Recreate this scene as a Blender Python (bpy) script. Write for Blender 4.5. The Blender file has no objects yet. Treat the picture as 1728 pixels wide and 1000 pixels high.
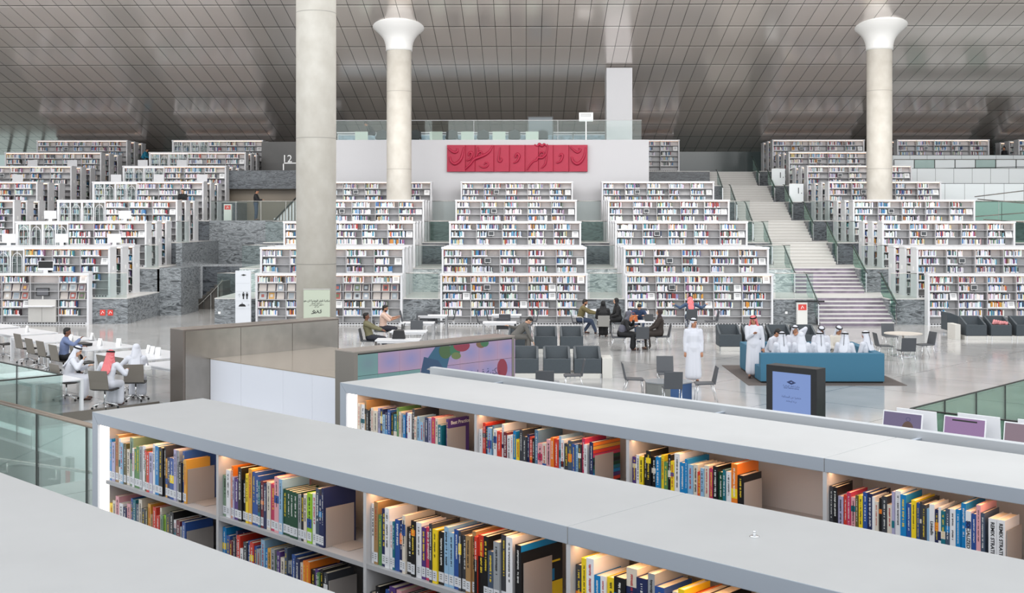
import bpy, bmesh, math, random
from math import sin, cos, pi, atan, atan2, radians
from mathutils import Vector, Matrix

random.seed(7)
SC = bpy.context.scene
COL = SC.collection

# ------------------------------------------------------------------ camera, sky, light
F, CY, EYE = 1996.0, 370.0, 4.42
TH = atan(24.0 / F)
cam_data = bpy.data.cameras.new('camera')
cam_data.sensor_width = 36.0
cam_data.lens = 36.0 * F / 1728.0
cam_data.shift_y = -(500.0 - CY) / 1728.0
cam_data.clip_start = 0.1
cam_data.clip_end = 400
cam = bpy.data.objects.new('camera', cam_data)
COL.objects.link(cam)
cam.location = (0, 0, EYE)
cam.rotation_euler = (pi / 2, 0, TH)
SC.camera = cam

world = bpy.data.worlds.new('daylight')
SC.world = world
world.use_nodes = True
wn = world.node_tree.nodes
wbg = wn['Background']
wbg.inputs[0].default_value = (0.93, 0.965, 1.0, 1)
wbg.inputs[1].default_value = 1.75

def area(name, loc, rot, sx, sy, power, color=(1, 1, 1)):
    l = bpy.data.lights.new(name, 'AREA')
    l.shape = 'RECTANGLE'; l.size = sx; l.size_y = sy; l.energy = power; l.color = color
    o = bpy.data.objects.new(name, l); COL.objects.link(o)
    o.location = loc; o.rotation_euler = rot
    return o
area('hall_fill', (0, 47, 16.3), (radians(12), 0, 0), 76, 9, 10500, (1.0, 0.99, 0.98))  # added fill panel under the ceiling, brightening the hall floor
area('ceiling_fill', (0, 46, 14.6), (radians(114), 0, 0), 76, 1.4, 2500, (1.0, 0.975, 0.95))  # added unseen uplight, grades the ceiling from bright to dark
area('front_fill', (0, 8, 15.0), (radians(104), 0, 0), 60, 10, 6800, (1.0, 0.985, 0.965))  # added fill panel above the near shelves, brightens far bookcases and ceiling

def shelf_fill(u, v, z, L, W_, power):  # added unseen panels standing in for sun spots on the rear shelf top
    l = bpy.data.lights.new('shelf_top_fill', 'AREA'); l.shape = 'RECTANGLE'; l.size = L; l.size_y = W_; l.energy = power; l.spread = radians(46)
    o = bpy.data.objects.new('shelf_top_fill', l); COL.objects.link(o)
    c, s = cos(TH), sin(TH)
    px, py = u * 0.7172 + v * 0.6969, u * -0.6969 + v * 0.7172
    o.location = (px * c - py * s, px * s + py * c, z); o.rotation_euler = (0, 0, atan2(-0.6969, 0.7172) + TH)
shelf_fill(-2.9, 5.72, 7.2, 5.4, 0.35, 20)
shelf_fill(-6.0, 5.75, 7.2, 0.7, 0.35, 3)

vs = SC.view_settings
vs.view_transform = 'Standard'; vs.look = 'None'; vs.exposure = -0.25; vs.gamma = 1.0
vs.use_curve_mapping = False
SC.cycles.max_bounces = 7
SC.cycles.transparent_max_bounces = 32
SC.cycles.sample_clamp_indirect = 6

# ------------------------------------------------------------------ placement helpers
CT, ST = cos(TH), sin(TH)
def c2w(x, y):                      # camera ground axes (right, forward) to world
    return Vector((x * CT - y * ST, x * ST + y * CT, 0))
def G(px, py, h=0.0):               # the point at height h seen at that place of the photo
    b = (CY - py) / F
    t = (h - EYE) / b
    p = c2w((px - 864) / F * t, t); p.z = h
    return p
def at(px, Y, z=0.0):               # the point at hall depth Y seen in that column
    a = (px - 864) / F
    d = c2w(a, 1.0)
    p = d * (Y / d.y); p.z = z
    return p
def zat(py, Y):
    return EYE + (CY - py) * Y / F
UX, UY = 0.7172, -0.6969            # 45 degree grid of the near furniture
AU = atan2(UY, UX) + TH
def UV(u, v, z=0.0):
    p = c2w(u * UX - v * UY, u * UY + v * UX); p.z = z
    return p
def uv_of(p):
    x = p.x * CT + p.y * ST; y = -p.x * ST + p.y * CT
    return (x * UX + y * UY, -x * UY + y * UX)

# ------------------------------------------------------------------ materials
MATS = {}
def srgb(r, g, b):
    f = lambda c: c / 12.92 if c <= 0.04045 else ((c + 0.055) / 1.055) ** 2.4
    return (f(r / 255), f(g / 255), f(b / 255))
def mat(name, rgb=(200, 200, 200), rough=0.5, metal=0.0, noise=0.0, nscale=8.0, emit=0.0, spec=None, bump=0.0):
    if name in MATS: return MATS[name]
    m = bpy.data.materials.new(name); m.use_nodes = True
    nt = m.node_tree; b = nt.nodes['Principled BSDF']
    c = srgb(*rgb)
    b.inputs['Base Color'].default_value = (*c, 1)
    b.inputs['Roughness'].default_value = rough
    b.inputs['Metallic'].default_value = metal
    if spec is not None: b.inputs['Specular IOR Level'].default_value = spec
    if emit:
        b.inputs['Emission Color'].default_value = (*c, 1)
        b.inputs['Emission Strength'].default_value = emit
        if emit < 2: b.inputs['Base Color'].default_value = (0.02, 0.02, 0.02, 1)
    if noise or bump:
        tc = nt.nodes.new('ShaderNodeTexCoord')
        n = nt.nodes.new('ShaderNodeTexNoise'); n.inputs['Scale'].default_value = nscale
        n.inputs['Detail'].default_value = 3
        nt.links.new(tc.outputs['Object'], n.inputs['Vector'])
        if noise:
            r = nt.nodes.new('ShaderNodeValToRGB')
            r.color_ramp.elements[0].color = (*[max(0, x * (1 - noise)) for x in c], 1)
            r.color_ramp.elements[1].color = (*[min(1, x * (1 + noise)) for x in c], 1)
            r.color_ramp.elements[0].position = 0.3; r.color_ramp.elements[1].position = 0.7
            nt.links.new(n.outputs['Fac'], r.inputs[0])
            nt.links.new(r.outputs[0], b.inputs['Base Color'])
        if bump:
            bp = nt.nodes.new('ShaderNodeBump'); bp.inputs['Strength'].default_value = bump
            bp.inputs['Distance'].default_value = 0.02
            nt.links.new(n.outputs['Fac'], bp.inputs['Height'])
            nt.links.new(bp.outputs[0], b.inputs['Normal'])
    MATS[name] = m
    return m
def math_node(nt, op, a, b=None, c=None):
    n = nt.nodes.new('ShaderNodeMath'); n.operation = op
    for i, x in enumerate((a, b, c)):
        if x is None: continue
        if isinstance(x, (int, float)): n.inputs[i].default_value = x
        else: nt.links.new(x, n.inputs[i])
    return n.outputs[0]
def lines(nt, coord, period, width, offset=0.0):      # 1 on thin repeated lines
    f = math_node(nt, 'FRACT', math_node(nt, 'DIVIDE', math_node(nt, 'ADD', coord, offset), period))
    return math_node(nt, 'LESS_THAN', f, width / period)
def glass_mat(name, tint, refl=1.0):
    m = bpy.data.materials.new(name); m.use_nodes = True
    nt = m.node_tree; nt.nodes.clear()
    out = nt.nodes.new('ShaderNodeOutputMaterial')
    tr = nt.nodes.new('ShaderNodeBsdfTransparent'); tr.inputs[0].default_value = (*tint, 1)
    gl = nt.nodes.new('ShaderNodeBsdfGlossy'); gl.inputs['Roughness'].default_value = 0.02
    gl.inputs[0].default_value = (0.9, 1, 0.97, 1)
    fr = nt.nodes.new('ShaderNodeFresnel'); fr.inputs[0].default_value = 1.5
    mx = nt.nodes.new('ShaderNodeMixShader')
    nt.links.new(math_node(nt, 'MINIMUM', math_node(nt, 'MULTIPLY', fr.outputs[0], refl), 0.9), mx.inputs[0])
    nt.links.new(tr.outputs[0], mx.inputs[1]); nt.links.new(gl.outputs[0], mx.inputs[2])
    nt.links.new(mx.outputs[0], out.inputs[0])
    MATS[name] = m
    return m
GLASS = glass_mat('balustrade_glass', (0.87, 0.91, 0.90), 0.5)
GLASS_DARK = glass_mat('green_glass', (0.56, 0.70, 0.65), 0.6)
GLASS_MID = glass_mat('pale_green_glass', (0.70, 0.81, 0.75), 0.6)
GLASS_CLEAR = glass_mat('clear_glass', (0.91, 0.94, 0.935), 0.5)

def marble_mat(name, dark, light, scale, mid=0.5, stretch=(0.7, 0.7, 2.6)):
    m = bpy.data.materials.new(name); m.use_nodes = True
    nt = m.node_tree; b = nt.nodes['Principled BSDF']
    tc = nt.nodes.new('ShaderNodeTexCoord')
    mp = nt.nodes.new('ShaderNodeMapping'); mp.inputs['Scale'].default_value = stretch
    mp.inputs['Rotation'].default_value = (0.2, 0.15, 0.1)
    nt.links.new(tc.outputs['Object'], mp.inputs[0])
    n1 = nt.nodes.new('ShaderNodeTexNoise'); n1.inputs['Scale'].default_value = scale
    n1.inputs['Detail'].default_value = 8; n1.inputs['Roughness'].default_value = 0.66
    n1.inputs['Distortion'].default_value = 1.6
    nt.links.new(mp.outputs[0], n1.inputs['Vector'])
    v = math_node(nt, 'ABSOLUTE', math_node(nt, 'SUBTRACT', n1.outputs['Fac'], 0.5))
    r = nt.nodes.new('ShaderNodeValToRGB'); e = r.color_ramp.elements
    e[0].position = 0.0; e[0].color = (*srgb(*light), 1)
    e[1].position = 0.16; e[1].color = (*srgb(*dark), 1)
    k = e.new(0.035); k.color = (*[(a + c) / 2 for a, c in zip(srgb(*light), srgb(*dark))], 1)
    nt.links.new(v, r.inputs[0]); nt.links.new(r.outputs[0], b.inputs['Base Color'])
    b.inputs['Roughness'].default_value = 0.28
    MATS[name] = m
    return m
MARBLE = marble_mat('grey_marble', (58, 62, 66), (156, 162, 166), 1.9)
MARBLE_DK = marble_mat('dark_marble', (42, 45, 50), (112, 118, 124), 2.0)
MARBLE_LT = marble_mat('pale_marble', (120, 134, 136), (226, 234, 234), 1.5)
MARBLE_GR = marble_mat('green_marble', (50, 66, 64), (116, 138, 134), 1.6)

# polished stone floor with thin joints on the 45 degree grid
def floor_mat():
    m = bpy.data.materials.new('polished_floor'); m.use_nodes = True
    nt = m.node_tree; b = nt.nodes['Principled BSDF']
    tc = nt.nodes.new('ShaderNodeTexCoord')
    mp = nt.nodes.new('ShaderNodeMapping'); mp.inputs['Rotation'].default_value = (0, 0, -AU)
    nt.links.new(tc.outputs['Object'], mp.inputs[0])
    sp = nt.nodes.new('ShaderNodeSeparateXYZ'); nt.links.new(mp.outputs[0], sp.inputs[0])
    j = math_node(nt, 'MAXIMUM', lines(nt, sp.outputs[0], 3.0, 0.03, 0.4), lines(nt, sp.outputs[1], 3.0, 0.03, 1.2))
    n = nt.nodes.new('ShaderNodeTexNoise'); n.inputs['Scale'].default_value = 0.5; n.inputs['Detail'].default_value = 5
    nt.links.new(tc.outputs['Object'], n.inputs['Vector'])
    r = nt.nodes.new('ShaderNodeValToRGB')
    r.color_ramp.elements[0].color = (*srgb(164, 164, 163), 1); r.color_ramp.elements[1].color = (*srgb(184, 183, 181), 1)
    r.color_ramp.elements[0].position = 0.35; r.color_ramp.elements[1].position = 0.65
    nt.links.new(n.outputs['Fac'], r.inputs[0])
    mx = nt.nodes.new('ShaderNodeMixRGB'); mx.inputs[2].default_value = (*srgb(110, 110, 110), 1)
    nt.links.new(j, mx.inputs[0]); nt.links.new(r.outputs[0], mx.inputs[1])
    nt.links.new(mx.outputs[0], b.inputs['Base Color'])
    b.inputs['Roughness'].default_value = 0.13
    b.inputs['IOR'].default_value = 1.75
    return m
FLOOR = floor_mat()

CEIL_A = 0.2154                     # slope of the ceiling away from the camera
CEIL_H = 23.5
def ceil_z(y): return EYE + CEIL_H - CEIL_A * y
def ceiling_mat():
    m = bpy.data.materials.new('ceiling_panels'); m.use_nodes = True
    nt = m.node_tree; b = nt.nodes['Principled BSDF']
    tc = nt.nodes.new('ShaderNodeTexCoord')
    sp = nt.nodes.new('ShaderNodeSeparateXYZ'); nt.links.new(tc.outputs['Object'], sp.inputs[0])
    lx = lines(nt, sp.outputs[0], 0.813, 0.026, 100 * 0.813 + 0.013)
    ly = lines(nt, sp.outputs[1], 2.9, 0.075, -82.4 + 2.9 * 40 + 0.04)
    lh = lines(nt, sp.outputs[1], 2.9, 0.17, -82.4 + 2.9 * 40 - 0.06)
    # small differences of tone from panel to panel
    fx = math_node(nt, 'FLOOR', math_node(nt, 'DIVIDE', sp.outputs[0], 0.813))
    fy = math_node(nt, 'FLOOR', math_node(nt, 'DIVIDE', math_node(nt, 'ADD', sp.outputs[1], -82.4 + 116), 2.9))
    cb = nt.nodes.new('ShaderNodeCombineXYZ'); nt.links.new(fx, cb.inputs[0]); nt.links.new(fy, cb.inputs[1])
    wn_ = nt.nodes.new('ShaderNodeTexWhiteNoise'); nt.links.new(cb.outputs[0], wn_.inputs[0])
    r = nt.nodes.new('ShaderNodeValToRGB')
    r.color_ramp.elements[0].color = (*srgb(226, 218, 212), 1); r.color_ramp.elements[1].color = (*srgb(234, 226, 220), 1)
    nt.links.new(wn_.outputs[0], r.inputs[0])
    m1 = nt.nodes.new('ShaderNodeMixRGB'); m1.inputs[2].default_value = (*srgb(250, 244, 236), 1)
    nt.links.new(lh, m1.inputs[0]); nt.links.new(r.outputs[0], m1.inputs[1])
    m2 = nt.nodes.new('ShaderNodeMixRGB'); m2.inputs[2].default_value = (0.02, 0.018, 0.016, 1)
    nt.links.new(math_node(nt, 'MAXIMUM', lx, ly), m2.inputs[0]); nt.links.new(m1.outputs[0], m2.inputs[1])
    nt.links.new(m2.outputs[0], b.inputs['Base Color'])
    b.inputs['Metallic'].default_value = 0.55
    b.inputs['Roughness'].default_value = 0.16
    b.inputs['IOR'].default_value = 1.8
    return m
CEILM = ceiling_mat()

def concrete_mat():
    m = bpy.data.materials.new('cast_concrete'); m.use_nodes = True
    nt = m.node_tree; b = nt.nodes['Principled BSDF']
    tc = nt.nodes.new('ShaderNodeTexCoord')
    mp = nt.nodes.new('ShaderNodeMapping'); mp.inputs['Scale'].default_value = (2, 2, 1.6)
    nt.links.new(tc.outputs['Object'], mp.inputs[0])
    n = nt.nodes.new('ShaderNodeTexNoise'); n.inputs['Scale'].default_value = 1.3; n.inputs['Detail'].default_value = 7
    nt.links.new(mp.outputs[0], n.inputs['Vector'])
    r = nt.nodes.new('ShaderNodeValToRGB')
    r.color_ramp.elements[0].color = (*srgb(196, 191, 181), 1); r.color_ramp.elements[1].color = (*srgb(208, 204, 195), 1)
    r.color_ramp.elements[0].position = 0.3; r.color_ramp.elements[1].position = 0.7
    nt.links.new(n.outputs['Fac'], r.inputs[0])
    sp = nt.nodes.new('ShaderNodeSeparateXYZ'); nt.links.new(tc.outputs['Object'], sp.inputs[0])
    l = lines(nt, sp.outputs[2], 4.1, 0.03, 1.15)
    mx = nt.nodes.new('ShaderNodeMixRGB'); mx.inputs[2].default_value = (*srgb(170, 166, 158), 1)
    nt.links.new(l, mx.inputs[0]); nt.links.new(r.outputs[0], mx.inputs[1])
    nt.links.new(mx.outputs[0], b.inputs['Base Color'])
    b.inputs['Roughness'].default_value = 0.6
    return m
CONCRETE = concrete_mat()

WHITE = mat('white_lacquer', (218, 219, 222), 0.35)
WHITE2 = mat('shelf_top_white', (181, 182, 182), 0.32, noise=0.03, nscale=3, bump=0.02)
EDGE = mat('shelf_edge_grey', (164, 172, 182), 0.4)
SHELFW = mat('shelf_interior', (198, 197, 198), 0.5)
SHELFG = mat('shelf_board_grey', (176, 176, 178), 0.5)
LED = mat('led_strip', (255, 244, 232), 0.5, emit=3.0)
LED_W = mat('warm_led', (255, 200, 152), 0.5, emit=12.0)
LED_FAR = mat('cove_light', (255, 212, 182), 0.5, emit=5.0)
DARK = mat('dark_plastic', (32, 33, 36), 0.45)
BLACK = mat('black_paint', (14, 14, 15), 0.35)
STEEL = mat('brushed_steel', (196, 194, 190), 0.25, 1.0)
CHROME = mat('chrome', (225, 226, 228), 0.12, 1.0)
PLASTER = mat('white_plaster', (196, 196, 199), 0.6)
BRONZE = mat('bronze_panel', (158, 153, 146), 0.24, 0.9, noise=0.08, nscale=3)
BRONZE_D = mat('bronze_edge', (122, 114, 108), 0.42, 0.7)
BOOKEND = mat('bookend_steel', (186, 178, 172), 0.4, 0.25)
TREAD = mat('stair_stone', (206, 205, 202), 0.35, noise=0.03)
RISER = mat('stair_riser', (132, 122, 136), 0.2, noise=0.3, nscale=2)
DKWALL = mat('dark_wall', (84, 80, 76), 0.4, noise=0.15, nscale=1)
RED = mat('sign_red', (214, 70, 62), 0.5)
PAPER = mat('paper_white', (244, 244, 244), 0.6)

# ------------------------------------------------------------------ mesh building
class MB:
    def __init__(s): s.v = []; s.f = []; s.m = []; s.c = None
    def quad(s, pts, mi=0):
        n = len(s.v); s.v += [tuple(p) for p in pts]; s.f.append(tuple(range(n, n + len(pts)))); s.m.append(mi)
    def box(s, x0, x1, y0, y1, z0, z1, mi=0, M=None):
        n = len(s.v)
        P = [Vector(p) for p in ((x0, y0, z0), (x1, y0, z0), (x1, y1, z0), (x0, y1, z0), (x0, y0, z1), (x1, y0, z1), (x1, y1, z1), (x0, y1, z1))]
        if M is not None: P = [M @ p for p in P]
        s.v += [tuple(p) for p in P]
        for q in ((3, 2, 1, 0), (4, 5, 6, 7), (0, 1, 5, 4), (1, 2, 6, 5), (2, 3, 7, 6), (3, 0, 4, 7)):
            s.f.append(tuple(n + i for i in q)); s.m.append(mi)
        return s
    def prism(s, poly, z0, z1, mi=0):
        n = len(s.v); k = len(poly)
        s.v += [(p[0], p[1], z0) for p in poly] + [(p[0], p[1], z1) for p in poly]
        s.f.append(tuple(n + i for i in reversed(range(k)))); s.m.append(mi)
        s.f.append(tuple(n + k + i for i in range(k))); s.m.append(mi)
        for i in range(k):
            j = (i + 1) % k
            s.f.append((n + i, n + j, n + k + j, n + k + i)); s.m.append(mi)
        return s
    def extr(s, poly, fn, a, b, mi=0):        # poly of 2D points, fn(p, t) -> 3D, swept from a to b
        n = len(s.v); k = len(poly)
        s.v += [tuple(fn(p, a)) for p in poly] + [tuple(fn(p, b)) for p in poly]
        s.f.append(tuple(n + i for i in range(k))); s.m.append(mi)
        s.f.append(tuple(n + k + i for i in reversed(range(k)))); s.m.append(mi)
        for i in range(k):
            j = (i + 1) % k
            s.f.append((n + i, n + k + i, n + k + j, n + j)); s.m.append(mi)
        return s
    def tube(s, pts, r, n=8, mi=0, closed=False):
        pts = [Vector(p) for p in pts]; k = len(pts); base = len(s.v)
        rr = r if isinstance(r, (list, tuple)) else [r] * k
        prev = None
        for i, p in enumerate(pts):
            if closed: t = (pts[(i + 1) % k] - pts[i - 1])
            else: t = pts[min(i + 1, k - 1)] - pts[max(i - 1, 0)]
            t.normalize()
            if prev is None:
                a = Vector((0, 0, 1)) if abs(t.z) < 0.9 else Vector((1, 0, 0))
                e = t.cross(a).normalized()
            else:
                e = (prev - t * prev.dot(t)).normalized()
            prev = e; g = t.cross(e)
            for j in range(n):
                q = p + (e * cos(2 * pi * j / n) + g * sin(2 * pi * j / n)) * rr[i]
                s.v.append(tuple(q))
        for i in range(k if closed else k - 1):
            for j in range(n):
                a = base + i * n + j; b_ = base + i * n + (j + 1) % n
                c = base + ((i + 1) % k) * n + (j + 1) % n; d = base + ((i + 1) % k) * n + j
                s.f.append((a, b_, c, d)); s.m.append(mi)
        if not closed:
            s.f.append(tuple(base + j for j in reversed(range(n)))); s.m.append(mi)
            s.f.append(tuple(base + (k - 1) * n + j for j in range(n))); s.m.append(mi)
        return s
    def lathe(s, prof, n=24, c=(0, 0), mi=0):
        base = len(s.v); k = len(prof)
        for r, z in prof:
            for j in range(n):
                s.v.append((c[0] + r * cos(2 * pi * j / n), c[1] + r * sin(2 * pi * j / n), z))
        for i in range(k - 1):
            for j in range(n):
                s.f.append((base + i * n + j, base + i * n + (j + 1) % n, base + (i + 1) * n + (j + 1) % n, base + (i + 1) * n + j)); s.m.append(mi)
        s.f.append(tuple(base + j for j in reversed(range(n)))); s.m.append(mi)
        s.f.append(tuple(base + (k - 1) * n + j for j in range(n))); s.m.append(mi)
        return s
    def ball(s, c, r, n=10, mi=0):
        if not isinstance(r, (tuple, list)): r = (r, r, r)
        base = len(s.v); k = n // 2
        for i in range(1, k):
            a = pi * i / k
            for j in range(n):
                s.v.append((c[0] + r[0] * sin(a) * cos(2 * pi * j / n), c[1] + r[1] * sin(a) * sin(2 * pi * j / n), c[2] - r[2] * cos(a)))
        for i in range(k - 2):
            for j in range(n):
                s.f.append((base + i * n + j, base + i * n + (j + 1) % n, base + (i + 1) * n + (j + 1) % n, base + (i + 1) * n + j)); s.m.append(mi)
        s.f.append(tuple(base + j for j in reversed(range(n)))); s.m.append(mi)
        s.f.append(tuple(base + (k - 2) * n + j for j in range(n))); s.m.append(mi)
        return s
    def mesh(s, name, mats, smooth=False):
        me = bpy.data.meshes.new(name)
        me.from_pydata(s.v, [], s.f)
        for m in (mats if isinstance(mats, (list, tuple)) else [mats]): me.materials.append(m)
        me.polygons.foreach_set('material_index', s.m)
        if smooth: me.polygons.foreach_set('use_smooth', [True] * len(s.f))
        me.update()
        return me
    def build(s, name, mats, parent=None, smooth=False, bevel=0.0, loc=None, rotz=None):
        o = bpy.data.objects.new(name, s.mesh(name, mats, smooth))
        COL.objects.link(o)
        if parent is not None: o.parent = parent
        if loc is not None: o.location = loc
        if rotz is not None: o.rotation_euler = (0, 0, rotz)
        if bevel:
            b = o.modifiers.new('bevel', 'BEVEL'); b.width = bevel; b.segments = 2; b.limit_method = 'ANGLE'
        return o
def thing(name, label, cat, loc=(0, 0, 0), rotz=0.0, group=None):
    o = bpy.data.objects.new(name, None); COL.objects.link(o)
    o.empty_display_size = 0.2
    o.location = loc; o.rotation_euler = (0, 0, rotz)
    o['label'] = label; o['category'] = cat
    if group: o['group'] = group
    return o
def tag(o, label, cat, group=None, kind=None):
    o['label'] = label; o['category'] = cat
    if group: o['group'] = group
    if kind: o['kind'] = kind
    return o
def struct(o): o['kind'] = 'structure'; return o
def kids(o): return [c for c in o.children]
def dup(root, loc, rotz=None, label=None, group=None):
    r = root.copy(); COL.objects.link(r); r.location = loc
    if rotz is not None: r.rotation_euler = (0, 0, rotz)
    if label: r['label'] = label
    if group: r['group'] = group
    for ch in list(root.children):
        c = ch.copy(); COL.objects.link(c); c.parent = r
        for g in list(ch.children):
            d = g.copy(); COL.objects.link(d); d.parent = c
    return r
def text_mesh(body, size, m, parent, name, M, align='CENTER', ext=0.0, bold=0.0):
    cu = bpy.data.curves.new(name, 'FONT'); cu.body = body; cu.size = size
    cu.align_x = align; cu.align_y = 'CENTER'; cu.extrude = ext; cu.offset = bold
    cu.resolution_u = 3
    t = bpy.data.objects.new(name + '_curve', cu); COL.objects.link(t)
    dg = bpy.context.evaluated_depsgraph_get()
    me = bpy.data.meshes.new_from_object(t.evaluated_get(dg))
    bpy.data.objects.remove(t)
    me.transform(M)
    me.materials.clear(); me.materials.append(m)
    o = bpy.data.objects.new(name, me); COL.objects.link(o)
    if parent is not None: o.parent = parent
    return o
RX90 = Matrix.Rotation(pi / 2, 4, 'X')
ORD = ['first', 'second', 'third', 'fourth', 'fifth', 'sixth', 'seventh', 'eighth', 'ninth', 'tenth', 'eleventh', 'twelfth',
       'thirteenth', 'fourteenth', 'fifteenth', 'sixteenth', 'seventeenth', 'eighteenth', 'nineteenth', 'twentieth',
       'twenty-first', 'twenty-second', 'twenty-third', 'twenty-fourth', 'twenty-fifth', 'twenty-sixth', 'twenty-seventh',
       'twenty-eighth', 'twenty-ninth', 'thirtieth', 'thirty-first', 'thirty-second', 'thirty-third', 'thirty-fourth',
       'thirty-fifth', 'thirty-sixth', 'thirty-seventh', 'thirty-eighth', 'thirty-ninth', 'fortieth']
# ================================================================== the hall
RISE = 1.09
def fl(n): return RISE * (n - 1)
FR = {1: 49.5, 2: 50.35, 3: 55.2, 4: 60.1, 5: 65.0, 6: 69.9, 7: 74.8, 8: 79.7}
ED = {2: 49.95}
for n in range(3, 9): ED[n] = FR[n] - 0.9

# hall floor with the stair well cut out of its left front
m = MB()
a = UV(-26.15, 17.6); b = UV(-26.15, 6.35); c = UV(-45, 6.35); d = UV(-45, 13.9); e = UV(-26.15, 13.9)
def poly_floor(pts, z0=-0.3, z1=0.0): m.prism([(p.x, p.y) for p in pts], z0, z1)
# everything beyond the well (its near edge runs along u = -26.15)
def poly_floor(pts, z0=-0.3, z1=0.0): m.prism([(p.x, p.y) for p in pts][::-1], z0, z1)
poly_floor([UV(-26.15, 11.5), UV(-26.15, 60), UV(-110, 60), UV(-110, 11.5)][::-1])
poly_floor([UV(-26.15, 14.6), UV(-26.15, 60), UV(60, 60), UV(60, 14.6)])
poly_floor([UV(-19.2, 6.3), UV(-19.2, 14.6), UV(60, 14.6), UV(60, 6.3)][::1])
struct(m.build('floor', FLOOR))
m = MB(); m.prism([tuple(UV(*q))[:2] for q in ((-60, -20), (20, -20), (20, 19), (-60, 19))], -3.8, -3.6)
struct(m.build('floor_lower', mat('lower_floor', (164, 170, 168), 0.3)))
m = MB(); m.box(-0.06, 0.0, 17.5, 20.6, -3.6, -0.3)
struct(m.build('wall_well', mat('well_wall', (214, 220, 220), 0.5), loc=UV(-26.15, -6), rotz=AU))
m = MB(); m.box(0, 0.05, 17.5, 20.6, -0.22, 0.012)
struct(m.build('trim_1', mat('slab_edge', (120, 114, 106), 0.35, 0.6), loc=UV(-26.15, -6), rotz=AU))
# terrace that carries the near bookcases
m = MB(); m.box(-22, 14, -8, 6.25, 0.79, 1.09)
struct(m.build('floor_terrace', FLOOR, rotz=AU))
m = MB(); m.box(-22, 14, 6.25, 6.29, -0.0, 1.09)
struct(m.build('wall_terrace', MARBLE, rotz=AU))

# ceiling: one sloping plane
m = MB()
y0, y1 = 33.0, 88.0
m.extr([(y0, ceil_z(y0)), (y1, ceil_z(y1)), (y1, ceil_z(y1) + 0.5), (y0, ceil_z(y0) + 0.5)], lambda p, t: (t, p[0], p[1]), -75, 75)
struct(m.build('ceiling', CEILM))
dn = mat('downlight', (40, 38, 36), 0.4)

# stepped terraces of the far side
def block(name, xa, xb, n, ya=None, yb=86.4, zb=None, mm=None):
    m = MB(); z1 = fl(n); z0 = fl(n) - RISE if zb is None else zb
    y = ED[n] if ya is None else ya
    m.box(xa, xb, y, yb, z0, z1 - 0.04, 0); m.box(xa, xb, y - 0.02, yb, z1 - 0.04, z1, 1)
    return struct(m.build(name, [mm or MARBLE, TREAD]))
for n in range(2, 9):
    xl = {2: -16.9, 3: -16.9, 4: -16.9}.get(n, -16.9)
    block('wall_steps_left', -50, xl, n, mm=MARBLE if n < 4 else MARBLE_DK)
    if n < 6: block('wall_steps_middle', -13.2, 12.2, n, yb=66.6, mm={2: MARBLE, 3: MARBLE_LT, 4: MARBLE_DK, 5: MARBLE_GR}[n])
    else: block('wall_steps_middle', 6.95, 12.2, n, zb=None if n > 6 else fl(5), mm=MARBLE_DK)
    block('wall_steps_right', 15.25, 50, n, mm=MARBLE if n < 4 else MARBLE_DK)
m = MB(); m.box(6.95, 12.2, 66.6, 86.4, 0, fl(5)); struct(m.build('wall_steps_infill', MARBLE_DK))

# the straight staircase: seven steps to each terrace
m = MB(); mr = MB()
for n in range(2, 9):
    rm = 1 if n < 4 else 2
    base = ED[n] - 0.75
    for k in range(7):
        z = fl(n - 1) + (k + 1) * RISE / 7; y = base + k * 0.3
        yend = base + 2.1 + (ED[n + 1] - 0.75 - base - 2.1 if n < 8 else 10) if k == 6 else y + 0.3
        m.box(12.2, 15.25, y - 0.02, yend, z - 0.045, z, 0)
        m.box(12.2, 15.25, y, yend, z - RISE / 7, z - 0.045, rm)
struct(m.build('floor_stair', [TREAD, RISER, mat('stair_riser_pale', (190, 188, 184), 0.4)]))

# white wall that carries the reading mezzanine
WY = 66.6
m = MB(); m.box(-12.6, 6.9, WY, WY + 0.3, 3.0, 8.9)
struct(m.build('wall_mezzanine', PLASTER))
m = MB(); m.box(-12.6, 6.9, WY + 0.3, 86.4, 8.5, 8.86)
struct(m.build('floor_mezzanine', TREAD))
m = MB(); m.box(6.6, 6.9, WY + 0.3, 86.4, 3.0, 8.5); m.box(-12.6, -12.3, WY + 0.3, 86.4, 3.0, 8.5)
struct(m.build('wall_mezzanine_sides', PLASTER))

# left recess between the blocks
def wall(name, xa, xb, ya, yb, za, zb, mm):
    m = MB(); m.box(xa, xb, ya, yb, za, zb); return struct(m.build(name, mm))
wall('wall_recess_bridge', -17.2, -11.6, 64.0, 64.4, 2.0, 4.36, MARBLE)
wall('floor_recess_walk', -17.2, -11.4, 64.1, 72.0, 4.2, 4.36, TREAD)
wall('wall_recess_back', -19.5, -11.4, 71.4, 71.8, 4.36, 6.3, mat('recess_wall', (128, 118, 104), 0.4, noise=0.1, nscale=0.6))
wall('wall_recess_band', -18.2, -11.2, 70.6, 72.2, 6.25, 7.35, MARBLE_DK)
wall('wall_recess_upper', -17.5, -11.2, 78.0, 78.3, 7.3, 9.55, mat('recess_dark', (66, 64, 62), 0.3, noise=0.15, nscale=1))
wall('wall_recess_left', -17.0, -16.7, 57.2, 64.1, 0.0, 3.27, MARBLE)
wall('wall_recess_ground', -16.6, -13.0, 60.5, 60.8, 0.0, 2.0, MARBLE_DK)
wall('wall_recess_step', -17.0, -15.9, 54.3, 57.2, 0.0, 2.18, MARBLE)

wall('wall_left', -50.6, -50, 30, 88, 0, 26, PLASTER)
wall('wall_right', 50, 50.6, 30, 88, 0, 26, PLASTER)
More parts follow.
